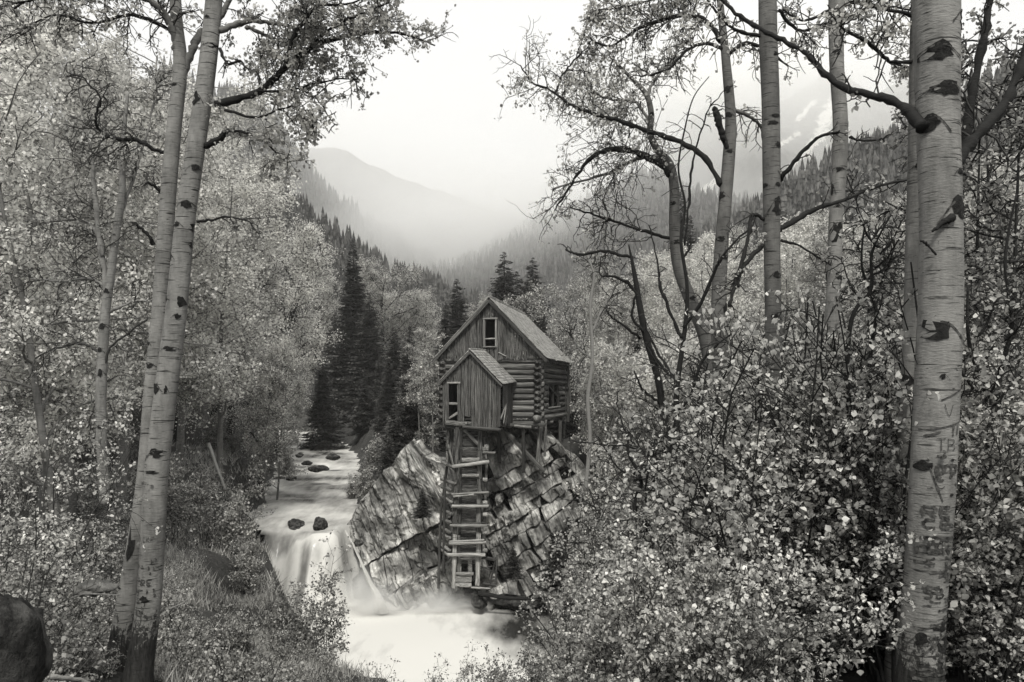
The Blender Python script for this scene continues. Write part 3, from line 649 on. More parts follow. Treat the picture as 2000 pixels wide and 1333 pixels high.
# ---------------------------------------------------------------- rock outcrop in tilted blocks
outcrop = empty("rock_outcrop", P(910, 1180, 45), "massive tilted rock outcrop split into blocks beneath the log mill", "rock")
def ry(px, py):
    y = 43.6 + ((px - 900) / 300.0) ** 2 * 4.0 + (1165 - py) / 33.0 * .22
    y += np.where((px > 862) & (px < 948), 1.6, 0) * 1.0
    return y
eu = np.array([.87, -.5]); ev = np.array([.5, .87])
def clip_poly(subj, clipq):
    out = [np.array(p, float) for p in subj]; c = [np.array(p, float) for p in clipq]
    area = sum(c[i][0] * c[(i + 1) % len(c)][1] - c[(i + 1) % len(c)][0] * c[i][1] for i in range(len(c))); sg = 1 if area > 0 else -1
    for i in range(len(c)):
        a, b2 = c[i], c[(i + 1) % len(c)]; e = b2 - a; inp = out; out = []
        if not inp: break
        side = lambda p: sg * (e[0] * (p[1] - a[1]) - e[1] * (p[0] - a[0]))
        for k in range(len(inp)):
            p, q = inp[k - 1], inp[k]; sp_, sq = side(p), side(q)
            if sq >= 0:
                if sp_ < 0: out.append(p + (q - p) * sp_ / (sp_ - sq))
                out.append(q)
            elif sp_ >= 0: out.append(p + (q - p) * sp_ / (sp_ - sq))
    return out
def rock_block(poly, depth, off, tilt, seed, maxe=.34, amp=.10, mt='rock'):
    poly = [p for k, p in enumerate(poly) if np.hypot(*(p - poly[k - 1])) > 1.2]
    if len(poly) < 3: return
    ar = 0.5 * abs(sum(poly[i][0] * poly[(i + 1) % len(poly)][1] - poly[(i + 1) % len(poly)][0] * poly[i][1] for i in range(len(poly))))
    if ar < 60: return
    cx, cy = np.mean([p[0] for p in poly]), np.mean([p[1] for p in poly]); rad = math.sqrt(ar)
    bm = bmesh.new(); vs = []
    for p in poly:
        d = p - np.array([cx, cy]); p2 = p - d / (np.hypot(*d) + 1e-6) * min(1.5, rad * .05)
        Yb = float(ry(cx, cy)) + off; w = P(p2[0], p2[1], Yb)
        w.y += tilt[0] * (p2[0] - cx) / 33 + tilt[1] * (p2[1] - cy) / 33 + (float(ry(p2[0], p2[1])) - float(ry(cx, cy))) * .8
        vs.append(bm.verts.new(w))
    f = bm.faces.new(vs); bm.normal_update()
    if f.normal.y > 0: f.normal_flip()
    ex = bmesh.ops.extrude_face_region(bm, geom=[f]); nv = [g for g in ex['geom'] if isinstance(g, bmesh.types.BMVert)]
    for v in vs: pass
    for v in nv: v.co.y += depth; v.co.z += depth * .05
    bmesh.ops.recalc_face_normals(bm, faces=bm.faces[:])
    bmesh.ops.bevel(bm, geom=bm.edges[:], offset=.05, segments=1, affect='EDGES')
    bmesh.ops.triangulate(bm, faces=bm.faces[:])
    for _ in range(5):
        ee = [e for e in bm.edges if e.calc_length() > maxe and min(e.verts[0].co.y, e.verts[1].co.y) < float(ry(cx, cy)) + off + 1.2]
        if not ee or len(bm.faces) > 2600: break
        bmesh.ops.subdivide_edges(bm, edges=ee, cuts=1); bmesh.ops.triangulate(bm, faces=[q for q in bm.faces if len(q.verts) > 3])
    co = np.array([v.co[:] for v in bm.verts]); px = co[:, 0]; pz = co[:, 2]
    u = px * .87 + pz * .5; v_ = px * .5 - pz * .87
    n1 = fbm(np.stack([u * 2.2, v_ * .35, co[:, 1] * .8 + seed], -1), 4); n3 = fbm(np.stack([u * 4 + 9, v_ * .8, co[:, 1] * 2], -1), 3)
    stp = np.round(n1 * 2.2) / 2.2
    for v, a1, a2, s1 in zip(bm.verts, n1, n3, stp): v.co.y += amp * (a1 * .6 + s1 * 1.2 + a2 * .5); v.co.x += amp * .3 * a2; v.co.z += amp * .4 * a1
    org = outcrop.location
    for v in bm.verts: v.co -= org
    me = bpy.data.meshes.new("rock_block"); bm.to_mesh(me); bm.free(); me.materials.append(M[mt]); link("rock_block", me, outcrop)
LEFT = [(668, 1034), (690, 995), (735, 940), (746, 924), (775, 893), (800, 871), (812, 868), (826, 886), (850, 900), (868, 905), (905, 900), (905, 1172), (800, 1190), (745, 1160), (715, 1115), (690, 1072)]
RIGHT = [(925, 850), (965, 836), (1000, 834), (1045, 842), (1085, 858), (1110, 880), (1140, 910), (1165, 935), (1176, 955), (1162, 985), (1185, 1040), (1150, 1090), (1110, 1172), (990, 1172), (925, 1168)]
rr = random.Random(11); org2 = np.array([900.0, 1000.0])
def lattice(outline, vb, lens, dep, amp, maxe, mt='rock', step=.25, gap=0, rec=0):
    q_ = []
    for i in range(len(outline)):      # broken edge instead of a straight one
        a_, b_ = np.array(outline[i], float), np.array(outline[(i + 1) % len(outline)], float); m_ = max(1, int(np.hypot(*(b_ - a_)) / 16))
        for k in range(m_): q_.append(tuple(a_ + (b_ - a_) * k / m_ + np.array([rr.uniform(-4, 4), rr.uniform(-4, 4)])))
    outline = q_
    for k in range(len(vb) - 1):
        v0, v1 = vb[k] + gap, vb[k + 1] - gap; u = -330 + rr.uniform(0, 40)
        while u < 330:
            L = rr.uniform(*lens); sk = rr.uniform(-12, 12); sk2 = sk + rr.uniform(-9, 9); w1_ = rr.uniform(-6, 6)
            q = [org2 + eu * (u + sk) + ev * v0, org2 + eu * (u + L + sk) + ev * (v0 + rr.uniform(-1, 3)), org2 + eu * (u + L + sk2) + ev * v1, org2 + eu * (u + sk2) + ev * (v1 + rr.uniform(-2, 2))]
            pl = clip_poly(outline, q)
            if len(pl) >= 3: rock_block(pl, dep, rr.uniform(-step, step) + (rec if k % 2 else 0), (rr.uniform(-.35, .35), rr.uniform(-.25, .12)), rr.uniform(0, 50), maxe, amp, mt)
            u += L
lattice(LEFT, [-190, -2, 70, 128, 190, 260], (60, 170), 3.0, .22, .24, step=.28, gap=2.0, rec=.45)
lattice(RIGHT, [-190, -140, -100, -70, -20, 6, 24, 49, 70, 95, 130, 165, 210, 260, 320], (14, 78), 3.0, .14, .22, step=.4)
# rock core, coloured dark so the gaps between blocks read as shade
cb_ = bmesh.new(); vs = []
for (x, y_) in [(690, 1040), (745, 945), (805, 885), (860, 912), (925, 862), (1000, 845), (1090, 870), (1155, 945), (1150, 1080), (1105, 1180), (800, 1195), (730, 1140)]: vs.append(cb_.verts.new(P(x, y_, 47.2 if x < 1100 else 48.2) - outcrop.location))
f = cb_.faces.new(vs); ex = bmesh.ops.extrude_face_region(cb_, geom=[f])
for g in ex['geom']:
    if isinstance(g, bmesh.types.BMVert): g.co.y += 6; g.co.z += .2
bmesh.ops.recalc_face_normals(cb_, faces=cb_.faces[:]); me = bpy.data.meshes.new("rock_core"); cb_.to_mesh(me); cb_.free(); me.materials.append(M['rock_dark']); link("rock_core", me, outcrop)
def boulder(name, c, r, seed, mt, label, group=None, sub=4, amp=.28):
    bm = bmesh.new(); bmesh.ops.create_icosphere(bm, subdivisions=sub, radius=1); co = np.array([v.co[:] for v in bm.verts])
    n = fbm(co * 1.3 + seed, 4); st = np.round(fbm(co * .9 + seed * 3, 2) * 3) / 3; s = 1 + amp * n + amp * .5 * st
    for v, k in zip(bm.verts, s): v.co = Vector((v.co.x * k * r[0], v.co.y * k * r[1], v.co.z * k * r[2]))
    me = bpy.data.meshes.new(name); bm.to_mesh(me); bm.free(); me.materials.append(M[mt]); o = link(name, me, None, c, seed)
    for p in me.polygons: p.use_smooth = True
    return tag(o, label, "rock", group)
boulder("boulder", P(626, 1027, 46.3), (.42, .42, .52), 1.0, 'rock_dark', "round dark boulder alone at the lip of the waterfall")
boulder("boulder", P(578, 1030, 47), (.85, .5, .45), 2.0, 'rock_dark', "long low boulder left of the round one at the lip of the waterfall")
boulder("boulder", P(622, 916, 64), (.75, .5, .32), 3.0, 'rock_dark', "dark boulder breaking the rapids below the two pale trunks")
boulder("boulder", P(652, 893, 72), (.6, .5, .28), 4.0, 'rock_dark', "small dark stone in the middle of the upper rapids")
boulder("boulder", P(615, 863, 92), (1.1, .6, .4), 5.0, 'rock_dark', "farthest dark stone in the rapids near the shaded bank")
boulder("boulder", P(-25, 1350, 3.0), (.17, .25, .34), 6.3, 'rock_dark', "large dark mossy rock in the bottom corner close to the viewer", sub=5, amp=.3)
boulder("boulder", P(185, 1150, 9.6), (.2, .2, .08), 7.0, 'rock_mid', "flat pale stone in the grass beside the twin trunk base", amp=.5)
boulder("boulder", P(935, 1172, 43.0), (.9, .5, .35), 8.0, 'rock_dark', "low wet rock at the foot of the timber tower")
boulder("boulder", P(1010, 1178, 43.3), (1.1, .6, .4), 9.0, 'rock_dark', "wet rock between the timber tower and the fallen logs")
for k, (px, py, Y, r) in enumerate([(600, 905, 68, .5), (585, 890, 74, .5), (665, 872, 84, .5), (570, 935, 60, .4), (700, 1062, 45, .4)]):
    boulder("river_stone", P(px, py, Y), (r, r * .7, r * .45), 20.0 + k, 'rock_dark', "small wet dark stone breaking the fast water of the river", "wet stones in the river", sub=3)
# ---------------------------------------------------------------- vegetation generators
def walk(rng, p, d, L, k, wander, gz):
    p = np.array(p, float); d = np.array(d, float); d /= np.linalg.norm(d); out = [p.copy()]; st = L / (k - 1)
    for i in range(k - 1):
        d = d + rng.normal(size=3) * wander; d[2] += gz; d /= np.linalg.norm(d); p = p + d * st; out.append(p.copy())
    return np.array(out)
def side_dir(rng, t, spread, zb=0.0):
    v = rng.normal(size=3); v -= t * v.dot(t); v /= np.linalg.norm(v) + 1e-9; d = t * (1 - spread) + v * spread; d[2] += zb; return d / np.linalg.norm(d)
def at(Pt, s):
    k = len(Pt) - 1; i = min(int(s * k), k - 1); f = s * k - i; return Pt[i] * (1 - f) + Pt[i + 1] * f, (Pt[i + 1] - Pt[i]) / (np.linalg.norm(Pt[i + 1] - Pt[i]) + 1e-9)
def sprout(rng, Pt, L, r, bt, leaves, n1, n2_, leafn, ljit, droop=-.06, from_=.25, wander=.22, zb=0.0, rt=.006, sides=3, n3=0, bare=0.0):
    """sub-branches, twigs and leaf places along the polyline Pt"""
    for _ in range(n1):
        s = rng.uniform(from_, 1); p, t = at(Pt, s); l1 = L * rng.uniform(.45, 1.1) * (1.15 - .5 * s)
        q = walk(rng, p, side_dir(rng, t, .62, zb), l1, 6, wander, droop); bt.tube(q, np.linspace(max(r * .5, rt * 1.5), rt, 6), sides, False)
        hasleaf = rng.random() > bare
        for _ in range(n2_):
            s2 = rng.uniform(.2, 1); p2, t2 = at(q, s2); l2 = l1 * rng.uniform(.25, .6)
            w = walk(rng, p2, side_dir(rng, t2, .6, zb), l2, 4, wander * 1.2, droop); bt.tube(w, np.linspace(rt, rt * .55, 4), sides, False)
            for _ in range(n3):
                p3, t3 = at(w, rng.uniform(.2, 1)); w3 = walk(rng, p3, side_dir(rng, t3, .6, zb), l2 * .55, 3, wander, droop); bt.tube(w3, np.linspace(rt * .6, rt * .35, 3), sides, False)
                if hasleaf: leaves.append(w3[rng.integers(1, 3, leafn // 2)] + rng.normal(size=(leafn // 2, 3)) * ljit)
            if hasleaf:
                if ljit < .07:      # leaves sit in tufts along the twig
                    nc = 2 if leafn < 9 else 3; k = rng.integers(1, 4, nc); f = rng.random(nc)[:, None]; c_ = w[k] * f + w[k - 1] * (1 - f); c_[0] = w[3]
                    leaves.append(c_[rng.integers(0, nc, leafn)] + rng.normal(size=(leafn, 3)) * ljit * .75)
                else:
                    k = rng.integers(1, 4, leafn); f = rng.random(leafn)[:, None]
                    leaves.append(w[k] * f + w[k - 1] * (1 - f) + rng.normal(size=(leafn, 3)) * ljit)
def make_tree(name, seed, Hh, r0, nlimb, lfrom, llen, elev, droop, n1, n2_, leafn, ljit, lsize, mb, ml, lean=.03, wig=.04, lt=.012, top=1.0, taper=.85, bare=0.0, fold=False, upb=.35, curl=.0):
    rng = np.random.default_rng(seed); tb_ = Buf(); L = []
    tr = walk(rng, (0, 0, -.3), (rng.normal() * lean, rng.normal() * lean, 1), Hh, 14, wig, .05); tr[:, 0] -= tr[0, 0]
    tb_.tube(tr, r0 * (1 - taper * np.linspace(0, 1, 14) ** .9) * (1 + .35 * np.exp(-np.linspace(0, 14, 14))), 9)
    for i in range(nlimb):
        s = lfrom + (1 - lfrom) * (i + rng.random()) / nlimb; p, t = at(tr, min(s, .99)); az = rng.uniform(0, 6.283)
        e = R(elev) * rng.uniform(.7, 1.25); d = np.array([math.cos(az) * math.cos(e), math.sin(az) * math.cos(e), math.sin(e)])
        u = (s - lfrom) / (1 - lfrom); l = Hh * llen * (math.sin(min(1, u * 1.25 + .28) * 2.4) * .8 + .25) * rng.uniform(.75, 1.15)
        q = walk(rng, p, d, l, 8, .13, droop + curl); rr_ = r0 * (1 - .75 * s) * .42; tb_.tube(q, np.linspace(rr_, lt, 8), 5, False)
        sprout(rng, q, l * .5, rr_ * .6, tb_, L, n1, n2_, leafn, ljit, droop, .2, bare=bare, rt=lt)
    sprout(rng, tr[int(14 * lfrom):], Hh * llen * .4, .03, tb_, L, int(n1 * 2), n2_, leafn, ljit, droop, .1, bare=bare, rt=lt)
    LC = np.concatenate(L); LV, LQ = leafset(LC, lsize, rng, fold, upb)
    return {'trunk': tb_.mesh(name + "_trunk", M[mb], True), 'crown': mesh_np(name + "_crown", LV, LQ, None, M[ml])}
def place(pr, name, cat, label, group, loc, rz=0.0, s=1.0):
    e = empty(name, loc, label, cat, group, rz, s)
    for k, me in pr.items():
        o = link(k, me, e)
        if k in ('crown', 'foliage', 'leaves'): o['kind'] = 'stuff'
    return e
T = {}
T['aspen1'] = make_tree("aspen", 1, 15, .17, 26, .28, .25, 28, -.035, 6, 6, 20, .16, .105, 'bark_aspen', 'leaf_cotton')
T['aspen2'] = make_tree("aspen", 2, 14, .15, 24, .22, .27, 22, -.05, 6, 6, 20, .17, .105, 'bark_mid', 'leaf_cotton')
T['aspen3'] = make_tree("aspen", 3, 14, .13, 22, .3, .22, 35, -.03, 5, 5, 18, .15, .11, 'bark_aspen', 'leaf_bright')
T['cotton1'] = make_tree("cottonwood", 4, 11, .3, 24, .16, .31, 58, -.02, 8, 7, 26, .16, .085, 'bark_dark', 'leaf_cotton', wig=.08, curl=.01, lt=.016)
T['cotton2'] = make_tree("cottonwood", 5, 12, .28, 24, .2, .32, 50, -.03, 8, 7, 26, .16, .085, 'bark_dark', 'leaf_cotton', wig=.09, lt=.016)
T['grove1'] = make_tree("grove_aspen", 6, 15, .16, 16, .5, .17, 30, -.03, 4, 4, 14, .25, .17, 'bark_aspen', 'leaf_cotton')
T['grove2'] = make_tree("grove_aspen", 7, 14, .14, 15, .45, .19, 35, -.03, 4, 4, 14, .25, .17, 'bark_aspen', 'leaf_pale')
T['grove3'] = make_tree("grove_aspen", 8, 13, .15, 18, .32, .24, 35, -.03, 5, 4, 15, .25, .17, 'bark_mid', 'leaf_cotton')
T['bushy'] = make_tree("near_aspen", 9, 9, .09, 26, .12, .26, 30, -.04, 6, 6, 9, .05, .065, 'bark_dark', 'leaf_mid')
T['slim1'] = make_tree("slim_aspen", 10, 8, .06, 18, .35, .2, 35, -.03, 5, 5, 10, .09, .10, 'bark_aspen', 'leaf_bright')
T['slim2'] = make_tree("slim_aspen", 13, 8, .06, 18, .15, .26, 35, -.03, 5, 5, 10, .09, .10, 'bark_mid', 'leaf_bright')
T['slim3'] = make_tree('slim_aspen', 14, 8, .06, 22, .22, .32, 35, -.03, 6, 6, 14, .12, .10, 'bark_mid', 'leaf_cotton')
def make_spruce(seed, Hh, Rr, whorls, per, sprays, mt='needle', big=1.0, ex=.8):
    rng = np.random.default_rng(seed); tb_ = Buf(); tb_.tube([(0, 0, -.4), (0, 0, Hh * .5), (0, 0, Hh)], [Hh * .016, Hh * .01, .01], 6)
    V = []; Q = []; n = 0
    for i in range(whorls):
        u = i / (whorls - 1); z = Hh * (.04 + .955 * u); r = Rr * (1 - u) ** ex * rng.uniform(.82, 1.12) + .06
        for j in range(per if u < .85 else max(4, per // 2)):
            a = rng.uniform(0, 6.283); rr_ = r * rng.uniform(.65, 1.12); d = np.array([math.cos(a), math.sin(a), 0]); lat = np.array([-d[1], d[0], 0])
            zz = z + rng.normal() * Hh * .008; ns = max(2, int(sprays * (1 - .5 * u)))
            if sprays > 4: tb_.tube([(0, 0, zz), tuple(d * rr_ * .9 + np.array([0, 0, zz - .22 * rr_]))], [.02, .008], 3, False)
            for k in range(ns):
                t = (k + .6) / ns; c = d * rr_ * t + np.array([0, 0, zz - .26 * rr_ * t + .12 * rr_ * t * t * t])
                w = (rr_ * .26 * (1.15 - t) + .10 * big) * rng.uniform(.7, 1.2); sl = rr_ / ns * 1.25 + .05
                for sgn in ((-1, 1) if sprays > 4 else (0,)):
                    if sgn:
                        dd = d * .8 + lat * sgn * .75; ll = w * 1.5; a0 = c; e = a0 + dd * ll + np.array([0, 0, -.30 * ll + rng.normal() * .04]); ww = (d * .5 - lat * sgn * .5) * ll * .30
                        dn = np.array([0, 0, -.22 * ll]); V += [a0 - ww * .4, e * .5 + a0 * .5 - ww + dn, e, e * .5 + a0 * .5 + ww + dn * .1]
                    else:
                        e = d * sl * .5 + np.array([0, 0, -.18 * sl]); V += [c - e - lat * w * .5, c - lat * w + np.array([0, 0, -.25 * w]), c + e, c + lat * w + np.array([0, 0, -.25 * w])]
                    Q.append((n, n + 1, n + 2, n + 3)); n += 4
    return {'trunk': tb_.mesh("spruce_trunk", M['bark_dark']), 'foliage': mesh_np("spruce_foliage", np.array(V), np.array(Q), None, M[mt])}
T['spruce1'] = make_spruce(1, 18, 3.7, 58, 13, 8); T['spruce2'] = make_spruce(2, 14, 3.7, 46, 13, 8, ex=.66); T['spruce3'] = make_spruce(3, 3.2, 1.2, 22, 11, 6, big=.5)
FAR = [make_spruce(20 + i, 16, 2.4 + .4 * (i % 3), 20, 7, 3)['foliage'] for i in range(5)]
for f_ in FAR: f_.name = "conifer"
def make_bush(name, seed, Hh, nst, spread, n1, n2_, leafn, lsize, ml, mb='twig', ljit=.03, fold=True, rs=.012, droop=-.02, bare=0.0, wander=.14):
    rng = np.random.default_rng(seed); b = Buf(); L = []
    for i in range(nst):
        a = rng.uniform(0, 6.283); e = rng.uniform(.1, spread); d = np.array([math.cos(a) * e, math.sin(a) * e, 1]); h = Hh * rng.uniform(.55, 1.05)
        q = walk(rng, (math.cos(a) * .15 * rng.random(), math.sin(a) * .15 * rng.random(), -.15), d, h, 9, wander * .7, 0.01); b.tube(q, np.linspace(rs, rs * .35, 9), 4, False)
        sprout(rng, q, h * .36, rs * .6, b, L, n1, n2_, leafn, ljit, droop, .15, wander, .15, rt=rs * .25, bare=bare)
    out = {'stems': b.mesh(name + "_stems", M[mb])}
    if L:
        LV, LQ = leafset(np.concatenate(L), lsize, rng, fold, .5); out['leaves'] = mesh_np(name + "_leaves", LV, LQ, None, M[ml])
    return out
B = {}
for i in range(3): B['near%d' % i] = make_bush("leafy_shrub", 40 + i, 2.6, 9, .42, 12, 6, 8, .040, 'leaf_bright', 'twig', .03)
for i in range(2): B['low%d' % i] = make_bush("low_shrub", 50 + i, 1.1, 9, .6, 8, 4, 5, .040, 'leaf_bright' if i else 'leaf_pale', 'twig', .03)
B['sap0'] = make_bush("sapling", 60, 2.6, 5, .14, 12, 4, 5, .065, 'leaf_pale', 'twig', .05)
B['sap1'] = make_bush("sapling", 61, 2.4, 6, .2, 12, 4, 5, .065, 'leaf_mid', 'twig', .05)
B['tall'] = make_bush('tall_sapling', 63, 5.0, 4, .13, 18, 5, 9, .036, 'leaf_hero', 'twig', .05)
B['tall2'] = make_bush('tall_sapling', 64, 5.0, 5, .18, 16, 5, 8, .034, 'leaf_pale', 'twig', .05)
B['leggy'] = make_bush('leggy_sapling', 66, 3.2, 5, .22, 9, 4, 7, .042, 'leaf_bright', 'bark_dark', .035, rs=.016)
B['twiggy'] = make_bush("bare_thicket", 70, 3.2, 9, .5, 9, 5, 2, .06, 'leaf_mid', 'twig', .06, False, .02, -.05, .35)
B['twiggy2'] = make_bush("bare_thicket", 71, 3.4, 8, .45, 9, 5, 4, .09, 'leaf_pale', 'twig_pale', .1, False, .02, -.04)
B['slimbush'] = make_bush('leafy_shrub', 44, 2.8, 6, .16, 12, 6, 8, .036, 'leaf_bright', 'twig', .03)
B['willow'] = make_bush("willow_shrub", 80, 1.9, 26, .8, 3, 3, 2, .03, 'leaf_mid', 'twig', .03, False, .011, .0, .6, .07)
B['mid'] = make_bush("bank_shrub", 90, 2.6, 8, .5, 9, 5, 8, .11, 'leaf_pale', 'twig', .1, False, .02)
B['middark'] = make_bush("bank_shrub", 91, 2.6, 8, .5, 9, 5, 8, .11, 'leaf_mid', 'twig', .1, False, .02)
print("tris", {k: sum(len(m.polygons) for m in v.values()) for k, v in {**T, **B}.items()})
# ---------------------------------------------------------------- trees of the valley
rg = random.Random(77)
def gx_(px, Y): return (px - 1000) / F_PX * Y
MARKS = [(-400, "at the left edge"), (60, "left of the forked aspen"), (200, "behind the forked aspen"), (290, "behind the twin trunks"), (400, "right of the twin trunks"), (520, "by the river bend"), (700, "above the left rock slab"), (860, "behind the mill"), (1120, "just right of the mill"), (1230, "behind the bare dark trees"), (1330, "behind the curved aspen"), (1400, "between the arching and straight trunks"), (1510, "between the straight and knotted trunks"), (1640, "between the knotted and carved trunks"), (1830, "right of the carved trunk"), (1950, "at the right edge")]
def zone(px): return [t for x, t in MARKS if px >= x][-1]
def depth_word(Y, a, b): return "near" if Y < a else ("mid" if Y < b else "far")
def zl(label, group, px, Y, a, b):
    w = {"near": "nearest row", "mid": "middle row", "far": "back row"}[depth_word(Y, a, b)]
    return "%s, %s, %s" % (label, w, zone(px)), "%s, %s %s" % (group, w, zone(px))
def put(key, name, cat, label, group, px, Y, top=None, Hk=None, rz=None, s=None, dz=0.0, base=None):
    pr = T.get(key) or B[key]; x = gx_(px, Y); z = H(x, Y) + dz
    if base is not None: z = (HZ - base) / F_PX * Y
    if s is None:
        if Hk is None: Hk = HT[key]
        s = max(.25, ((HZ - top) / F_PX * Y - z) / Hk)
    return place(pr, name, cat, label, group, (x, Y, z), rg.uniform(0, 6.28) if rz is None else rz, s)
HT = {k: max(v.co.z for v in list(pr.values())[0].vertices) for k, pr in {**T, **B}.items()}
# forest on the left side, crowns reaching out of the frame
for i, (px, Y, top, k) in enumerate([(-40, 26, -40, 'aspen1'), (70, 30, -10, 'aspen2'), (30, 38, 20, 'aspen1'), (150, 34, 10, 'aspen2'), (235, 40, 40, 'aspen1'), (120, 46, 60, 'aspen2'), (300, 44, 150, 'aspen2'), (-10, 50, 10, 'aspen2'), (350, 52, 220, 'aspen1'), (200, 56, 70, 'aspen2'), (60, 60, 40, 'aspen1'), (410, 60, 300, 'aspen2'), (430, 48, 330, 'aspen2'), (480, 66, 330, 'aspen3'), (270, 66, 90, 'aspen1'), (130, 24, 120, 'aspen2'), (-60, 40, 0, 'aspen1'), (0, 70, 0, 'aspen2'), (150, 75, 30, 'aspen1'), (350, 80, 180, 'aspen2')]):
    put(k, "aspen_tree", "tree", *zl("pale leafy aspen of the left wood", "aspens of the left wood", px, Y, 34, 52), px, Y, top)
# billowing cottonwoods beyond the river
for px, Y, top, k, lb in [(400, 74, 400, 'cotton2', "broad cottonwood with fanned limbs nearest the twin trunks"), (532, 86, 425, 'cotton1', "tall pale cottonwood rising below the dark conifer ridge"), (450, 70, 470, 'cotton2', "pale cottonwood with dark leaning trunk beside the wooded slope"), (640, 128, 480, 'cotton1', "pale cottonwood crown directly left of the tall pointed spruce"), (745, 124, 508, 'cotton2', "open cottonwood with forked dark limbs right of the tall spruce"), (840, 122, 556, 'cotton1', "round windswept cottonwood behind the left eave of the mill"), (790, 126, 566, 'cotton1', "fluffy cottonwood between the tall spruce and the mill roof"), (505, 60, 650, 'cotton2', "small cottonwood leaning over the river bend"), (420, 62, 560, 'cotton1', "dense cottonwood on the bank behind the twin trunks"), (920, 118, 575, 'cotton1', "pale cottonwood top just left of the roof peak"), (345, 60, 640, 'cotton2', "cottonwood half hidden behind the twin trunks")]:
    put(k, "cottonwood_tree", "tree", lb, None, px, Y, top, HT[k])
put('slim2', "leaning_aspen", "tree", "small leafy aspen with pale trunk at the river bank, left of its twin", None, 517, 56, 700, s=None)
put('slim2', "leaning_aspen", "tree", "small leafy aspen with pale trunk at the river bank, right of its twin", None, 540, 57, 690)
for px, Y, top, k, lb in [(845, 50, 640, 'slim1', "bright slender aspen beside the left wall of the mill"), (818, 56, 672, 'slim1', "bright young aspen between the spruces and the mill"), (1192, 48.5, 665, "slim3", "bright bushy aspen covering the right end of the mill roof"), (1100, 55, 610, 'slim2', "pale young aspen behind the mill roof ridge"), (1215, 47, 670, 'slim2', "young aspen right of the mill side wall"), (1200, 52, 560, 'slim2', "tall thin leafy aspen right of the mill"), (1150, 60, 500, 'aspen3', "tall airy aspen with forked trunk standing behind the mill"), (1035, 75, 560, 'slim2', "small pale aspen above the mill roof"), (1075, 80, 545, 'slim2', "pale aspen beyond the roof under the small spruce")]:
    put(k, "aspen_tree", "tree", lb, None, px, Y, top)
# spruces
for px, Y, top, k, lb in [(690, 114, 466, 'spruce1', "tallest pointed dark spruce beyond the river bend"), (722, 110, 575, 'spruce2', "broad layered spruce in front of the tallest one"), (655, 118, 610, 'spruce2', "broad dark spruce left of the tallest one"), (770, 96, 640, 'spruce2', "dark spruce above the right river bank"), (800, 58, 720, 'spruce3', "bushy dark spruce at the top of the rock slab"), (770, 56, 790, 'spruce3', "small dark spruce over the rapids edge"), (893, 100, 545, 'spruce2', "dark spruce behind the left roof slope"), (870, 90, 590, 'spruce1', "narrow dark spruce left of the mill gable"), (985, 110, 492, 'spruce2', "big spruce rising just behind the roof peak"), (1010, 112, 530, 'spruce2', "shorter spruce leaning on the big one behind the roof"), (1040, 120, 503, 'spruce2', "neat cone shaped spruce right of the roof peak"), (930, 100, 600, 'spruce1', "thin spruce just left of the roof peak"), (1330, 130, 372, 'spruce1', "lone dark spruce behind the curved aspen trunk"), (1348, 132, 420, 'spruce1', "shorter spruce beside the lone dark one"), (800, 84, 635, 'spruce1', "dark slender spruce left of the bright young aspen"), (630, 92, 700, 'spruce2', "shaded spruce at the far river bend"), (745, 104, 690, 'spruce2', "low shaded spruce by the river bank"), (1245, 60, 620, 'spruce1', "shaded spruce behind the dark bare trunks"), (1100, 65, 640, 'spruce2', "dark spruce hidden behind the mill roof"), (790, 66, 735, 'spruce2', "dark spruce filling the gap above the left slab"), (760, 82, 700, 'spruce2', "dark spruce above the right edge of the rapids"), (712, 92, 730, 'spruce3', "shaded bushy spruce at the rapids"), (850, 62, 760, 'spruce3', "low spruce touching the left corner of the shed")]:
    put(k, "spruce_tree", "tree", lb, None, px, Y, top, HT[k])
for px, py, Y, top, lb in [(1085, 1150, 42.0, 1030, "bushy dark spruce at the right foot of the outcrop"), (1002, 1128, 42.6, 1062, "small spruce growing from the outcrop beside the tower"), (1110, 1120, 43, 1010, "young spruce half hidden by leaves right of the outcrop"), (825, 1010, 43.5, 950, "tiny dark spruce in the cleft left of the tower"), (760, 930, 47, 850, "small spruce on top of the left slab")]:
    put('spruce3', "spruce_sapling", "tree", lb, None, px, Y, top, base=py)
# grove on the right bank
for i in range(120):
    px = rg.uniform(1150, 2050); Y = rg.uniform(56, 125); top = np.interp(px, [1150, 1280, 1400, 1550, 1700, 1900, 2050], [560, 500, 455, 430, 400, 330, 260]) + rg.uniform(-10, 60)
    put(rg.choice(['grove1', 'grove2', 'grove3', 'grove1']), "grove_aspen", "tree", *zl("slender white stemmed grove aspen", "grove aspens", px, Y, 75, 100), px, Y, top)
for px, Y, top, lb in [(1905, 13, 120, "dark leafy aspen at the right edge behind the thick carved trunk"), (1990, 12, 60, "dense leafy aspen on the far right edge"), (1935, 18, 60, "taller leafy aspen behind the right edge trees"), (1745, 20, 330, "leafy young aspen left of the thick carved trunk"), (2050, 16, 0, "leafy aspen partly outside the right edge")]:
    put('bushy', "leafy_aspen", "tree", lb, None, px, Y, top)
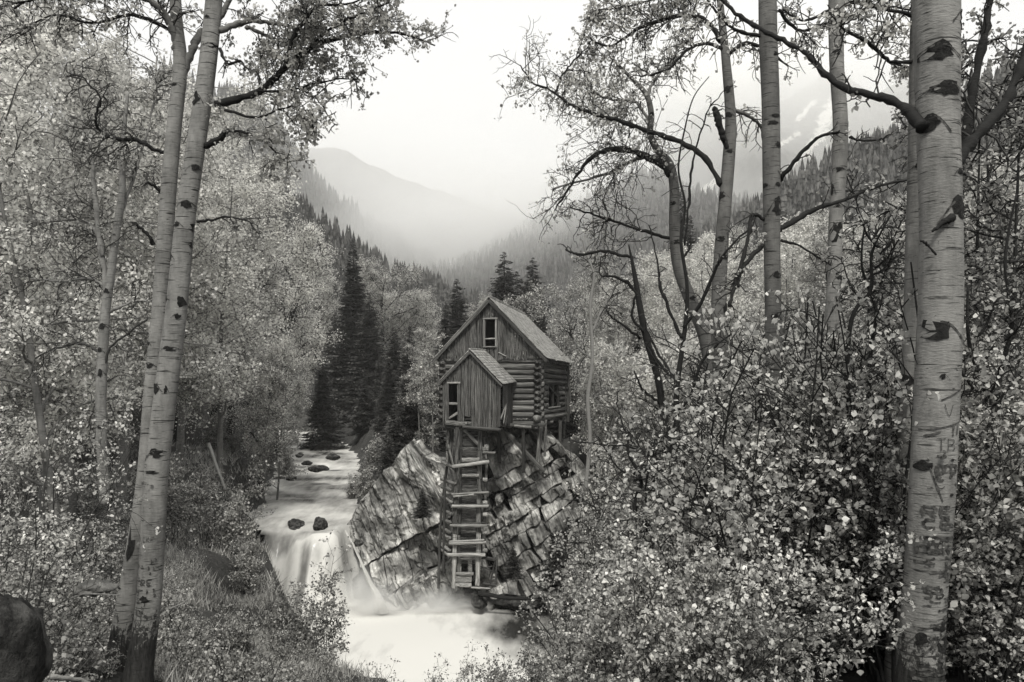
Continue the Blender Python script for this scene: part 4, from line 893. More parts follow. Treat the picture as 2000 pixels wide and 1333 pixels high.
# conifers on the hillsides
def hill_trees(G, nr, n, hmin, hmax, label, group, tlo=.1, seed=1, pxr=(-100, 2100), bias=1.0, fill=None):
    r_ = random.Random(seed); c = 0; out = []
    tries = 0
    while c < n and tries < n * 30:
        tries += 1
        i = min(nr - 1, (tlo + (1 - tlo) * r_.random() ** bias) * (nr - 1)); j = r_.random() * (G.shape[1] - 1.001); a, b = int(i), int(j)
        a = min(a, nr - 2); p = G[a, b] * (1 - (i - a)) + G[a + 1, b] * (i - a); q = G[a, b + 1] * (1 - (i - a)) + G[a + 1, b + 1] * (i - a); p = p * (1 - (j - b)) + q * (j - b)
        px = 1000 + F_PX * p[0] / p[1]
        if not (pxr[0] < px < pxr[1]): continue
        h = r_.uniform(hmin, hmax); out.append((p, h)); c += 1
    for k, (p, h) in enumerate(out[:290]):
        o = link("conifer", FAR[k % 5], None, (p[0], p[1], p[2] - .8), r_.uniform(0, 6.28), h / 16); tag(o, label, "tree", group)
    if len(out) > 290:
        base = [np.array([v.co[:] for v in f.vertices]) for f in FAR]; bq = [np.array([pp.vertices[:] for pp in f.polygons]) for f in FAR]; b = Buf()
        for k, (p, h) in enumerate(out[290:]):
            s = h / 16; a = r_.uniform(0, 6.28); V = base[k % 5] * s; V = np.stack([V[:, 0] * math.cos(a) - V[:, 1] * math.sin(a), V[:, 0] * math.sin(a) + V[:, 1] * math.cos(a), V[:, 2]], -1)
            b.add(V + p + np.array([0, 0, -.8]), bq[k % 5])
        o = link("conifer_forest", b.mesh("conifer_forest", M['needle'])); tag(o, label.replace("dark conifer", "conifer forest"), "forest", None, 'stuff')
hill_trees(LH, LHn, 130, 5, 9.5, "dark conifer on the steep ridge above the left cottonwoods", "dark conifers on the near left ridge", .30, 1, (300, 1060), .6)
hill_trees(R5, R5n, 100, 6, 11, "dark conifer on the hillside behind the right hand aspens", "dark conifers on the right hillside", .25, 3, (1230, 2100), .6)
def fast_forest(G, nr, n, hmin, hmax, label, seed, tlo=.1, pxr=(-100, 2100)):
    r_ = np.random.default_rng(seed); i = (tlo + (1 - tlo) * r_.random(n) ** .7) * (nr - 1.001); j = r_.random(n) * (G.shape[1] - 1.001); a = i.astype(int); b = j.astype(int)
    p = G[a, b]; p = p + (G[a + 1, b] - G[a, b]) * (i - a)[:, None] + (G[a, b + 1] - G[a, b]) * (j - b)[:, None]
    px = 1000 + F_PX * p[:, 0] / p[:, 1]; p = p[(px > pxr[0]) & (px < pxr[1])]; n = len(p); h = r_.uniform(hmin, hmax, n)
    # six stacked four-sided skirts, each turned at random
    V = []; T_ = []; k = 0
    for lv in range(6):
        z0 = .05 + .145 * lv; z1 = z0 + .32; rad = h * (.17 * (1 - lv / 6.3) + .01); a0 = r_.random(n) * 6.28
        ring = np.stack([np.stack([p[:, 0] + rad * np.cos(a0 + q * 1.257), p[:, 1] + rad * np.sin(a0 + q * 1.257), p[:, 2] + h * (z0 + .03 * r_.normal(size=n))], -1) for q in range(5)], 1)
        tip = p + np.stack([0 * h, 0 * h, h * min(z1, 1.0)], -1); VV = np.concatenate([ring, tip[:, None]], 1).reshape(-1, 3); V.append(VV)
        o_ = k + np.arange(n)[:, None] * 6
        for q in range(5): T_.append(np.concatenate([o_ + q, o_ + (q + 1) % 5, o_ + 5], 1))
        k += len(VV)
    me = mesh_np("conifer_forest", np.concatenate(V), None, np.concatenate(T_), M['needle']); o = link("conifer_forest", me); tag(o, label, "forest", None, 'stuff')
fast_forest(L2, L2n, 4200, 14, 26, "hazy conifer forest on the slope below the pale cliff", 5, .05, (300, 1050))
fast_forest(R5, R5n, 2600, 5.5, 11, "dark conifer mass covering the right hillside", 16, .2, (1200, 2100))
fast_forest(R2, R2n, 3800, 14, 26, "faint conifer forest closing the end of the valley", 6, .02, (800, 1600))
fast_forest(LH, LHn, 3200, 4.5, 9, "dark conifer mass covering the near left ridge", 15, .2, (380, 1000))
# conifer belt on the valley floor and low slopes
def floor_trees(n, box, hr, label, group, seed, key=None):
    r_ = random.Random(seed)
    for k in range(n):
        px = r_.uniform(box[0], box[1]); Y = r_.uniform(box[2], box[3]); x = gx_(px, Y); z = H(x, Y)
        o = link("conifer", FAR[k % 5], None, (x, Y, z - .5), r_.uniform(0, 6.28), r_.uniform(*hr) / 16); tag(o, label, "tree", group)
floor_trees(55, (830, 1120, 150, 300), (6, 12), "distant conifer on the valley floor beyond the mill roof", "distant conifers on the valley floor", 9)
# ---------------------------------------------------------------- undergrowth
GR1 = "leafy shrubs filling the near right slope"; n_ = 0
lim = lambda px: np.interp(px, [1060, 1130, 1200, 1300, 1400, 1500, 1650, 1800, 2000, 2100], [1290, 1150, 1050, 960, 860, 760, 660, 620, 560, 520])
rg = random.Random(31)
for i in range(330):
    Y = 5.6 + 15 * rg.random() ** 1.2; px = rg.uniform(1110, 2120); x = gx_(px, Y); z = H(x, Y); top = lim(px) + rg.uniform(-20, 420) * (1 if i % 3 else .25)
    zt = (HZ - top) / F_PX * Y; s = (zt - z) / 2.7
    if s < .25: continue
    if px < 1750 and i % 5 in (1, 3) and Y > 7.5: continue
    if px - 1500 * min(s, 1.7) * .75 / Y < np.interp(Y, [5, 20], [1080, 1060]): continue
    if Y < 7.6 and abs(px - 1825) < 60 + 1500 * min(s, 1.7) * 1.1 / Y: continue
    if s > 1.7: s = 1.7 - rg.random() * .3
    place(B['near%d' % (i % 3)], "leafy_shrub", "shrub", *zl("bright leafed shrub on the right slope", "right slope shrubs", px, Y, 8, 13), (x, Y, z), rg.uniform(0, 6.28), s)
for i in range(120):
    Y = 6.5 + 22 * rg.random(); px = rg.uniform(-60, 640); x = gx_(px, Y); z = H(x, Y); py = HZ - z / Y * F_PX
    if poly_dist(np.array([x]), np.array([Y]), LOW)[0] < 2.2 or (330 < px and py > 1420): continue
    if Y < 9.9 and 130 < px < 420: continue
    place(B['low%d' % (i % 2)], "low_shrub", "shrub", *zl("small leafed low bank shrub", "low bank shrubs", px, Y, 12, 20), (x, Y, z), rg.uniform(0, 6.28), rg.uniform(.55, 1.25))
for i in range(70):
    Y = rg.uniform(4.2, 9.6); px = rg.uniform(60, 700); x = gx_(px, Y); z = H(x, Y)
    place(B['low%d' % (i % 2)], "low_shrub", "shrub", *zl("tiny ground hugging leafy plant", "tiny leafy plants", px, Y, 6, 8), (x, Y, z), rg.uniform(0, 6.28), rg.uniform(.22, .42) * (.8 if 180 < px < 360 else 1))
for px, Y, s, lb in [(0, 8.0, 735, "blurred leafy branchy shrub close to the viewer at the left edge"), (75, 10.5, 765, "leafy shrub with pale leaves left of the twin trunks"), (-50, 9.0, 760, "leafy shrub cut by the left edge of the view"), (40, 12.5, 800, "shrub behind the nearest leafy ones at the left edge"), (120, 13.5, 850, "leafy shrub in front of the forked aspen")]:
    put('slimbush', "leafy_shrub", "shrub", lb, None, px, Y, s)
for px, Y, s, lb in [] and [(40, 6.2, .42, "blurred leafy branchy shrub close to the viewer at the left edge"), (110, 7.0, .36, "leafy shrub with pale leaves left of the twin trunks"), (-20, 8.0, .5, "leafy shrub cut by the left edge of the view"), (150, 11.0, .45, "leafy shrub behind the left edge shrubs")]:
    put('bushy', "leafy_shrub", "shrub", lb, None, px, Y, s=s)
for px, Y, top, k, lb in [(600, 25, 1045, 'sap0', "airy sapling with small leaves against the white water, left of the pair"), (640, 24, 1110, 'sap1', "airy sapling against the white water, right of the pair"), (560, 24, 1130, 'sap1', "short sapling on the bank edge beside the white water"), (405, 36, 870, 'sap0', "bright sapling on the left bank below the dirt slope"), (470, 38, 880, 'sap0', "bright pointed sapling nearest the river on the left bank"), (345, 34, 880, 'sap1', "sapling right behind the twin trunks"), (425, 40, 890, 'sap1', "sapling between the two bright ones on the left bank"), (540, 22, 1180, 'sap0', "leafy sapling low on the bank under the willow")]:
    put(k, "sapling", "shrub", lb, None, px, Y, top)
for i, px in enumerate([690, 740, 800, 850, 905, 960, 1010, 1060, 1110, 720, 880, 990, 665, 1040]):
    put('sap%d' % (i % 2), "bank_sapling", "shrub", "thin sprig of leaves rising from below in front of the white pool", "thin sprigs in front of the white pool", px, 17 + (i % 4) * 1.3, [1290, 1310, 1280, 1300, 1262, 1255, 1275, 1250, 1215, 1318, 1290, 1272, 1270, 1230][i])
for px, Y, s, lb in [(415, 22, 1.0, "bare stemmed willow shrub fanning out behind the twin trunks"), (545, 25, 1.15, "bare stemmed willow shrub leaning over the white water"), (390, 23, .8, "smaller bare willow shrub beside the fanned one"), (500, 27, .9, "thin willow shrub between the two fanned ones"), (225, 15, .9, "dark grassy willow clump left of the twin trunks"), (120, 13, .9, "dark willow clump under the left edge shrubs")]:
    put('willow', "willow_shrub", "shrub", lb, None, px, Y, s=s)
for px, Y, s, lb in [(715, 53, .9, "pale shrub hanging over the river at the top of the left slab"), (690, 58, .8, "pale shrub at the right edge of the rapids"), (735, 60, 1.1, "pale leafy shrub behind the left slab"), (560, 70, 1.2, "dark shrub under the leaning river bank aspens"), (1130, 48, .9, "shrub growing behind the right side of the outcrop")]:
    put('mid', "bank_shrub", "shrub", lb, None, px, Y, s=s)
rg = random.Random(8)
for i in range(80):
    Y = rg.uniform(28, 62); px = rg.uniform(1150, 2000); x = gx_(px, Y)
    if poly_dist(np.array([x]), np.array([Y]), LOW)[0] < 1.5 or (px < 1190 and Y < 48): continue
    put(rg.choice(['twiggy', 'twiggy2', 'twiggy2', 'middark', 'mid']), "thicket_shrub", "shrub", *zl("tangled shrub under the grove", "tangled grove shrubs", px, Y, 40, 50), px, Y, s=rg.uniform(.7, 1.5))
for i in range(110):
    Y = rg.uniform(26, 100); px = rg.uniform(-60, 700) if i % 4 else rg.uniform(760, 1150); x = gx_(px, Y); q = np.array([x]), np.array([Y])
    if poly_dist(*q, LOW)[0] < 2.5 or poly_dist(*q, UP)[0] < 2.2 or (640 < px < 1180 and Y < 57): continue
    put(rg.choice(['mid', 'middark', 'twiggy2', 'middark']), "bank_shrub", "shrub", *zl("rounded leafy shrub under far trees", "rounded far shrubs", px, Y, 45, 70), px, Y, s=rg.uniform(.5, 1.2))
rg = random.Random(19)
for i in range(46):
    px = rg.uniform(1440, 2080); Y = rg.uniform(11, 22); top = np.interp(px, [1440, 1600, 1750, 1900, 2080], [640, 500, 440, 330, 250]) + rg.uniform(-20, 190)
    if rg.random() < .35 and px < 1800: continue
    put(rg.choice(['tall', 'tall2', 'tall']), "tall_sapling", "tree", *zl("tall thin pale leafed sapling", "tall pale saplings", px, Y, 13, 18), px, Y, top)
for i in range(40):
    px = rg.uniform(1200, 1760); Y = rg.uniform(7.5, 11.5)
    put('leggy', "tall_sapling", "tree", *zl("leggy dark stemmed sapling", "leggy dark saplings", px, Y, 9, 10.5), px, Y, np.interp(px, [1200, 1350, 1500, 1760], [1010, 800, 640, 560]) + rg.uniform(-60, 130))
for i in range(26):
    px = rg.uniform(1215, 1560); Y = rg.uniform(13, 20)
    put(rg.choice(['tall', 'tall2', 'twiggy']), "tall_sapling", "tree", *zl("thin twiggy sapling", "thin twiggy saplings", px, Y, 15, 18), px, Y, np.interp(px, [1215, 1350, 1560], [880, 760, 620]) + rg.uniform(-40, 120))
for i in range(34):
    px = rg.uniform(1250, 1500); Y = rg.uniform(38, 58); top = rg.uniform(640, 840)
    put(rg.choice(['slim2', 'slim3', 'slim2']), "young_aspen", "tree", *zl("fluffy pale young aspen", "fluffy young aspens", px, Y, 43, 50), px, Y, top)
# grass on the banks
def grass():
    r_ = np.random.default_rng(4); n = 90000; Y = r_.uniform(3.5, 60, n) ; px = r_.uniform(-150, 760, n); k = n // 3; px[:k] = r_.uniform(150, 620, k); Y[:k] = r_.uniform(9, 34, k); x = (px - 1000) / F_PX * Y
    d = np.minimum(poly_dist(x, Y, LOW), poly_dist(x, Y, UP)); cl = fbm(n2(x * .8, Y * .8), 3); ok = (d > .5) & (cl > -.25) & ~((Y > 41) & (x > -11)); x = x[ok]; Y = Y[ok]; n = len(x)
    z = height(x, Y); h = r_.uniform(.08, .34, n) * (1 + Y / 60); a = r_.uniform(0, 6.28, n); w = .006 + Y * .0005; ln = r_.normal(size=(n, 2)) * .45 * h[:, None]
    V = np.stack([np.stack([x - w * np.cos(a), Y - w * np.sin(a), z - .02], -1), np.stack([x + w * np.cos(a), Y + w * np.sin(a), z - .02], -1), np.stack([x + ln[:, 0], Y + ln[:, 1], z + h], -1)], 1).reshape(-1, 3)
    o = link("grass", mesh_np("grass", V, None, np.arange(n * 3).reshape(-1, 3), M['grass'])); tag(o, "dry and green grass covering the left bank", "grass", None, 'stuff')
grass()
# fallen timber
def pole(name, pts, r, mt, label, cat="log", n=8):
    b = Buf(); Pt = np.array([PA(*p) for p in pts]); o_ = Pt.mean(0); t = np.linspace(0, len(Pt) - 1, len(Pt) * 4); Q = np.stack([np.interp(t, range(len(Pt)), Pt[:, k]) for k in range(3)], -1) - o_
    Q += np.random.default_rng(len(label)).normal(size=Q.shape) * r * .12; b.tube(Q, np.linspace(r, r * .6, len(Q)), n); o = link(name, b.mesh(name, M[mt], True), None, o_); return tag(o, label, cat)
pole("fallen_log", [(1052, 1160, 41.5), (1110, 1163, 41.5), (1180, 1172, 41)], .17, 'twig_pale', "pale fallen log lying at the right edge of the pool")
pole("fallen_log", [(935, 1160, 42), (990, 1168, 41.8), (1055, 1172, 41.6)], .13, 'bark_dark', "dark fallen log running from the tower foot to the pale log")
pole("leaning_pole", [(408, 868, 40), (425, 915, 38), (441, 958, 37)], .09, 'twig_pale', "thin white dead pole leaning on the left bank")
pole("fallen_pole", [(489, 873, 60), (512, 892, 59)], .12, 'twig_pale', "short pale dead log on the bare dirt slope")
pole("dead_branch", [(110, 1180, 8.6), (165, 1160, 8.5), (232, 1163, 8.5)], .012, 'twig_pale', "bare pale dead branch lying left of the twin trunk base", "branch", 5)
pole("dead_branch", [(330, 1190, 9.0), (350, 1182, 9.0), (367, 1172, 9.1)], .013, 'twig_pale', "short pale stick right of the twin trunk base", "branch", 5)
pole("dead_branch", [(100, 1322, 3.6), (150, 1328, 3.7), (210, 1345, 3.8)], .014, 'twig_pale', "pale branch at the bottom edge beside the mossy rock", "branch", 5)
# ---------------------------------------------------------------- traced foreground aspens
def spline(pts, n):
    p = np.array(pts, float); m = len(p); t = np.linspace(0, m - 1, n); out = []
    for u in t:
        i = min(int(u), m - 2); f = u - i; p0 = p[max(i - 1, 0)]; p1 = p[i]; p2 = p[i + 1]; p3 = p[min(i + 2, m - 1)]
        out.append(.5 * ((2 * p1) + (-p0 + p2) * f + (2 * p0 - 5 * p1 + 4 * p2 - p3) * f * f + (-p0 + 3 * p1 - 3 * p2 + p3) * f ** 3))
    return np.array(out)
class Hero:
    def __init__(s, name, Y, trunk, mt, label, seed, cat="tree"):
        s.rng = np.random.default_rng(seed); s.Y = Y; q = spline([(x, y, w) for x, y, w in trunk], len(trunk) * 6); s.q = q
        W3 = np.stack([(q[:, 0] - 1000) / F_PX * Y, np.full(len(q), Y), (HZ - q[:, 1]) / F_PX * Y], -1); s.rad = q[:, 2] / 2 / F_PX * Y; s.base = W3[0].copy(); s.ax = W3
        s.root = empty(name, tuple(s.base), label, cat); b = Buf(); b.tube(W3 - s.base, s.rad, 20 if q[:, 2].max() > 30 else 10); link("trunk", b.mesh("trunk", M[mt], True), s.root)
        s.tw = Buf(); s.lv = []; s.mt = mt
    def limb(s, pts, d0=0.0, d1=0.0, mt='bark_dark', n1=8, L=.5, n2_=3, leafn=3, n3=0, bare=.3, droop=-.10, tw=.006, ljit=.03, wander=.26, zb=0.0, frm=.2):
        m = len(pts); q = spline(pts, m * 5); Y = s.Y + np.linspace(d0, d1, len(q)); P3 = np.stack([(q[:, 0] - 1000) / F_PX * Y, Y, (HZ - q[:, 1]) / F_PX * Y], -1) - s.base
        P3 += s.rng.normal(size=P3.shape) * .006 * s.Y / 10; b = Buf(); b.tube(P3, np.maximum(q[:, 2] / 2 / F_PX * Y, .003) * (1 + .13 * s.rng.normal(size=len(q))), 8); link("limb", b.mesh("limb", M[mt], True), s.root)
        if n1: sprout(s.rng, P3, L, q[-1, 2] / 2 / F_PX * s.Y, s.tw, s.lv, n1, n2_, leafn, ljit, droop, frm, wander, zb, tw, 3, n3, bare)
        return s
    def done(s, lsize=.04, ml='leaf_hero', tm='twig', fold=True):
        if s.tw.V: tag(link("twigs", s.tw.mesh("twigs", M[tm]), s.root), kind='stuff')
        if s.lv:
            V, Q = leafset(np.concatenate(s.lv), lsize, s.rng, fold); tag(link("leaves", mesh_np("leaves", V, Q, None, M[ml]), s.root), kind='stuff')
        return s
    def skin(s, px, py, du, dv):
        """point on the front of the trunk, offset du,dv px, standing 4 mm proud of the bark"""
        i = int(np.argmin(np.abs(s.q[:, 1] - (py + dv)))); k = F_PX / s.Y; c = s.ax[i]; r = s.rad[i] * 1.03 + .002
        f = (py + dv - s.q[i, 1]); x = (px + du - s.q[i, 0]) / k; a = np.clip(x / r, -1.25, 1.25); a = math.asin(max(-.999, min(.999, a))) if abs(a) < 1 else math.copysign(1.45, a)
        return (c[0] + r * math.sin(a) - s.base[0], c[1] - r * math.cos(a) - s.base[1], (HZ - (py + dv)) / k - s.base[2])
    def scar(s, px, py, w, h, tail=True):
        n = 14; b = Buf(); V = [s.skin(px, py, 0, 0)]; V[0] = (V[0][0], V[0][1] - .008, V[0][2])
        for q in range(n):
            a = q * 6.283 / n; k = 1 + .22 * s.rng.normal(); ww = w * k * (1 + .5 * max(0, -math.sin(a) * 0)); hh = h * k * (.75 if math.sin(a) > 0 else 1)
            V.append(s.skin(px, py, math.cos(a) * ww, math.sin(a) * hh))
        T_ = [(0, 1 + q, 1 + (q + 1) % n) for q in range(n)]
        if tail:
            for sg in (-1, 1):
                if s.rng.random() < .8:
                    L = s.rng.uniform(.8, 1.7) * w; e = h * s.rng.uniform(.3, 1.4)
                    s.stroke([(px, py - h * .85), (px + sg * w * .8, py - h * .55), (px + sg * (w * .8 + L * .6), py + e * .3), (px + sg * (w * .8 + L), py + e)], max(1.2, min(w, h) * .22))
        b.add(V, None, T_); link("bark_scar", b.mesh("bark_scar", M['scar']), s.root)
    def stroke(s, pts, w):
        b = Buf(); V = []; T_ = []
        q = spline([(x, y, 0) for x, y in pts], len(pts) * 3)
        for i, p in enumerate(q):
            d = q[min(i + 1, len(q) - 1)] - q[max(i - 1, 0)]; d /= np.hypot(d[0], d[1]) + 1e-6; k = w * .5 * s.rng.uniform(.35, 1.15)
            V += [s.skin(p[0] - d[1] * k, p[1] + d[0] * k, 0, 0), s.skin(p[0] + d[1] * k, p[1] - d[0] * k, 0, 0)]
        Q = [(2 * i, 2 * i + 1, 2 * i + 3, 2 * i + 2) for i in range(len(q) - 1)]; b.add(V, Q); link("carved_mark", b.mesh("carved_mark", M['carving']), s.root)
GL = {'T': [[(0, 0), (1, 0)], [(.5, 0), (.5, 1)]], 'B': [[(0, 0), (0, 1)], [(0, 0), (.8, .1), (.7, .45), (0, .5)], [(0, .5), (.9, .6), (.8, .95), (0, 1)]], 'P': [[(0, 0), (0, 1)], [(0, 0), (.8, .05), (.85, .5), (0, .6)]],
      'I': [[(.5, 0), (.5, 1)]], 'S': [[(.9, .1), (.3, 0), (.1, .3), (.8, .6), (.7, .95), (0, .95)]], 'H': [[(0, 0), (0, 1)], [(1, 0), (1, 1)], [(0, .5), (1, .5)]], 'C': [[(.9, .1), (.3, .05), (.05, .5), (.3, .95), (.9, .9)]],
      'K': [[(0, 0), (0, 1)], [(.8, 0), (0, .5)], [(0, .5), (.9, 1)]], 'F': [[(0, 0), (0, 1)], [(0, 0), (.9, 0)], [(0, .5), (.6, .5)]], 'J': [[(.8, 0), (.8, .8), (.4, 1), (0, .8)]], 'E': [[(0, 0), (0, 1)], [(0, 0), (.9, 0)], [(0, .5), (.7, .5)], [(0, 1), (.9, 1)]],
      'R': [[(0, 0), (0, 1)], [(0, 0), (.8, .05), (.8, .45), (0, .5)], [(.2, .5), (.9, 1)]], 'X': [[(0, 0), (1, 1)], [(1, 0), (0, 1)]], 'V': [[(0, 0), (.5, 1), (1, 0)]], '+': [[(.5, .2), (.5, .8)], [(.2, .5), (.8, .5)]], '-': [[(0, .5), (1, .5)]], 'L': [[(0, 0), (0, 1), (.8, 1)]]}
def carve(h, word, x, y, cw, ch, w, gap=.35):
    for i, c in enumerate(word):
        for st in GL[c]: h.stroke([(x + i * cw * (1 + gap) + u * cw, y + v * ch) for u, v in st], w)
# --- left twins
tA = Hero("twin_aspen", 9.0, [(268, 1330, 59.5), (276, 1280, 50.2), (290, 1180, 46.5), (297, 1080, 45.6), (305, 930, 44.6), (325, 760, 42.8), (345, 600, 40), (362, 430, 37.2), (385, 270, 35.3), (405, 130, 33.5), (418, 0, 31.6), (430, -140, 27.9), (438, -260, 24.2)], 'bark_aspen_hero', "thick pale aspen with eye shaped scars, front trunk of the leaning pair", 101)
br = dict(mt='bark_dark', n3=1, tw=.0045)
tA.limb([(420, 205, 15), (480, 190, 14), (520, 170, 13), (555, 135, 12), (590, 105, 11), (640, 80, 10), (720, 65, 7), (790, 68, 5), (850, 90, 3)], 0, .6, n1=46, L=.62, n2_=5, leafn=7, bare=.05, droop=-.02, **br)
tA.limb([(555, 135, 9), (575, 70, 9), (600, 35, 8), (620, 12, 6), (690, 5, 4), (740, -30, 3)], 0, -.3, n1=30, L=.55, n2_=5, leafn=7, bare=.05, droop=-.02, **br)
tA.limb([(590, 105, 7), (640, 60, 6), (700, 30, 4), (760, 5, 3)], .2, -.5, n1=26, L=.5, n2_=5, leafn=7, bare=.05, droop=-.02, **br)
tA.limb([(430, 62, 12), (470, 45, 12), (500, 42, 8), (560, 50, 6), (590, 60, 4)], 0, .4, 'bark_mid', n1=18, L=.5, n2_=4, leafn=7, bare=.1, droop=-.03, n3=2)
tA.limb([(480, 52, 8), (510, 66, 7), (560, 85, 5), (620, 100, 3)], 0, .3, 'bark_mid', n1=16, L=.5, n2_=4, leafn=7, bare=.1, droop=-.03, n3=2)
tA.limb([(500, 178, 5), (560, 178, 5), (600, 168, 4), (660, 155, 3), (700, 155, 2)], 0, .2, n1=22, L=.45, n2_=4, leafn=6, bare=.1, droop=-.05, **br)
tA.limb([(582, 172, 3), (620, 195, 3), (640, 225, 2.5), (655, 245, 2)], .1, .1, n1=5, L=.28, n2_=2, leafn=0, bare=1, droop=0)
tA.limb([(402, 285, 13), (430, 270, 11), (448, 255, 8), (500, 265, 4), (540, 300, 3), (560, 320, 2)], 0, -.3, n1=18, L=.5, n2_=5, leafn=6, bare=.15, droop=-.08, **br)
tA.limb([(440, 215, 6), (500, 230, 5), (560, 210, 4), (600, 220, 3), (615, 265, 2)], 0, -.2, n1=24, L=.42, n2_=5, leafn=6, bare=.05, droop=-.07, **br)
tA.limb([(385, 435, 6), (415, 430, 5), (450, 424, 4), (490, 435, 2)], 0, -.3, n1=8, L=.35, n2_=3, leafn=3, bare=.3)
tA.limb([(430, 95, 7), (445, 125, 6), (470, 120, 5), (480, 140, 3)], 0, -.4, n1=6, L=.2, n2_=2, leafn=3, bare=.4)
for y_, w_ in [(-40, 14), (-110, 12)]: tA.limb([(425, y_ + 30, w_), (520, y_ - 10, 9), (640, y_ - 20, 6), (760, y_ + 10, 4)], 0, .2, n1=30, L=.6, n2_=5, leafn=6, bare=.05, droop=-.04, **br)
for s_ in [(370, 404, 10, 9), (351, 442, 7, 6), (334, 503, 7, 8), (380, 449, 6, 8), (380, 479, 6, 9), (326, 587, 6, 7), (359, 591, 7, 14), (354, 620, 6, 6), (340, 683, 11, 5), (308, 760, 11, 13), (317, 886, 13, 10), (306, 921, 14, 4), (333, 762, 3, 6), (423, 95, 14, 6), (388, 199, 9, 12), (387, 332, 8, 6), (292, 1166, 8, 7), (263, 1205, 5, 12), (410, 40, 4, 3)]: tA.scar(*s_)
carve(tA, "CKF", 289, 1046, 6, 9, 1.4); carve(tA, "IS", 284, 1196, 6, 10, 2.4); carve(tA, "H", 298, 1197, 6, 9, 2.0); carve(tA, "RE", 286, 1128, 9, 11, 2.6)
for k in range(46):
    x = tA.rng.uniform(-20, 20); y = tA.rng.uniform(1085, 1225); i = int(np.argmin(np.abs(tA.q[:, 1] - y))); x += tA.q[i, 0]; L_ = tA.rng.uniform(3, 10); v_ = tA.rng.random() < .45
    tA.stroke([(x, y), (x + (1.5 if v_ else L_ * .5), y + (L_ * .5 if v_ else 1)), (x + (0 if v_ else L_), y + (L_ if v_ else 0))], tA.rng.uniform(1.2, 3.6))
tA.done(.042)
tB = Hero("twin_aspen", 9.45, [(224, 1330, 61.4), (234, 1270, 46.5), (250, 1160, 37.2), (264, 1070, 33.5), (284, 930, 31.6), (297, 760, 29.8), (314, 580, 29.8), (327, 400, 29.8), (340, 250, 27.9), (352, 130, 26), (345, 40, 22.3), (340, -60, 20.5), (338, -200, 16.7)], 'bark_aspen_hero', "slimmer dark footed aspen, rear trunk of the leaning pair", 102)
tB.limb([(350, 150, 18), (372, 105, 17), (388, 70, 15), (410, 52, 13), (440, 20, 9), (470, -60, 6)], 0, .2, 'bark_mid', n1=6, L=.5)
tB.limb([(346, 100, 16), (335, 50, 15), (310, 15, 13), (270, -10, 10), (200, -40, 7)], 0, -.3, 'bark_mid', n1=20, L=.7, n2_=4, leafn=4, n3=2, bare=.4)
tB.limb([(326, 298, 9), (300, 292, 8), (270, 275, 8), (230, 272, 7), (195, 255, 6), (186, 225, 5), (195, 190, 4), (160, 150, 3)], 0, -.6, n1=26, L=.5, n2_=4, leafn=2, n3=2, bare=.5)
tB.limb([(300, 478, 8), (290, 460, 7), (270, 442, 6), (258, 436, 3)], 0, -.2, n1=3, L=.2, leafn=0, bare=1)
tB.limb([(318, 380, 7), (300, 362, 6), (284, 358, 3)], 0, -.2, n1=2, L=.15, leafn=0, bare=1)
tB.limb([(335, 60, 8), (260, 30, 7), (180, 45, 5), (110, 30, 4), (40, 60, 3)], 0, -.6, n1=34, L=.55, n2_=4, leafn=4, n3=2, bare=.35)
tB.limb([(335, -20, 8), (240, -30, 7), (120, -20, 5), (20, 20, 4)], 0, -.3, n1=34, L=.6, n2_=4, leafn=4, n3=2, bare=.3)
for s_ in [(295, 715, 11, 7), (295, 672, 3, 4), (259, 1068, 12, 30), (240, 1146, 4, 4), (345, 170, 6, 4)]: tB.scar(*s_)
tB.done(.042)
tC = Hero("forked_aspen", 20.0, [(205, 985, 20), (200, 900, 19), (197, 800, 20), (200, 700, 20), (207, 600, 18), (216, 540, 16), (226, 460, 15), (238, 380, 13), (240, 280, 10), (250, 180, 6)], 'bark_aspen', "slender pale forked aspen left of the leaning pair", 103)
tC.limb([(210, 580, 12), (202, 520, 11), (193, 460, 10), (185, 380, 9), (178, 300, 7), (162, 220, 4), (150, 120, 3)], 0, .3, 'bark_aspen', n1=30, L=1.6, n2_=5, leafn=7, n3=1, bare=.1, tw=.011, ljit=.08)
tC.limb([(200, 500, 8), (185, 450, 7), (150, 430, 5), (60, 440, 3)], 0, .4, 'bark_mid', n1=18, L=1.2, n2_=5, leafn=6, n3=1, bare=.2, tw=.01, ljit=.08)
tC.limb([(196, 690, 6), (160, 672, 5), (110, 680, 4), (70, 700, 2)], 0, .3, 'twig', n1=12, L=1.0, n2_=4, leafn=4, bare=.4, tw=.01, ljit=.08)
tC.limb([(207, 610, 7), (240, 598, 6), (270, 588, 5), (300, 590, 3)], 0, .3, 'bark_aspen', n1=8, L=1.0, n2_=4, leafn=4, bare=.4, tw=.01, ljit=.08)
tC.limb([(205, 720, 5), (215, 680, 5), (245, 655, 4), (290, 620, 3)], 0, -.3, 'twig', n1=8, L=.8, n2_=4, leafn=3, bare=.4, tw=.01)
tC.limb([(204, 560, 7), (175, 545, 6), (120, 550, 4), (60, 545, 3)], 0, .3, 'bark_mid', n1=20, L=1.2, n2_=4, leafn=5, bare=.3, tw=.01, ljit=.08)
tC.limb([(232, 430, 7), (260, 350, 6), (290, 250, 4), (310, 150, 3)], 0, .5, 'bark_mid', n1=26, L=1.3, n2_=5, leafn=7, bare=.1, tw=.01, ljit=.08)
for s_ in [(203, 640, 6, 6), (199, 685, 5, 6), (201, 730, 5, 9), (212, 570, 5, 5), (200, 835, 5, 4)]: tC.scar(*s_)
tC.done(.085, 'leaf_pale', 'twig')
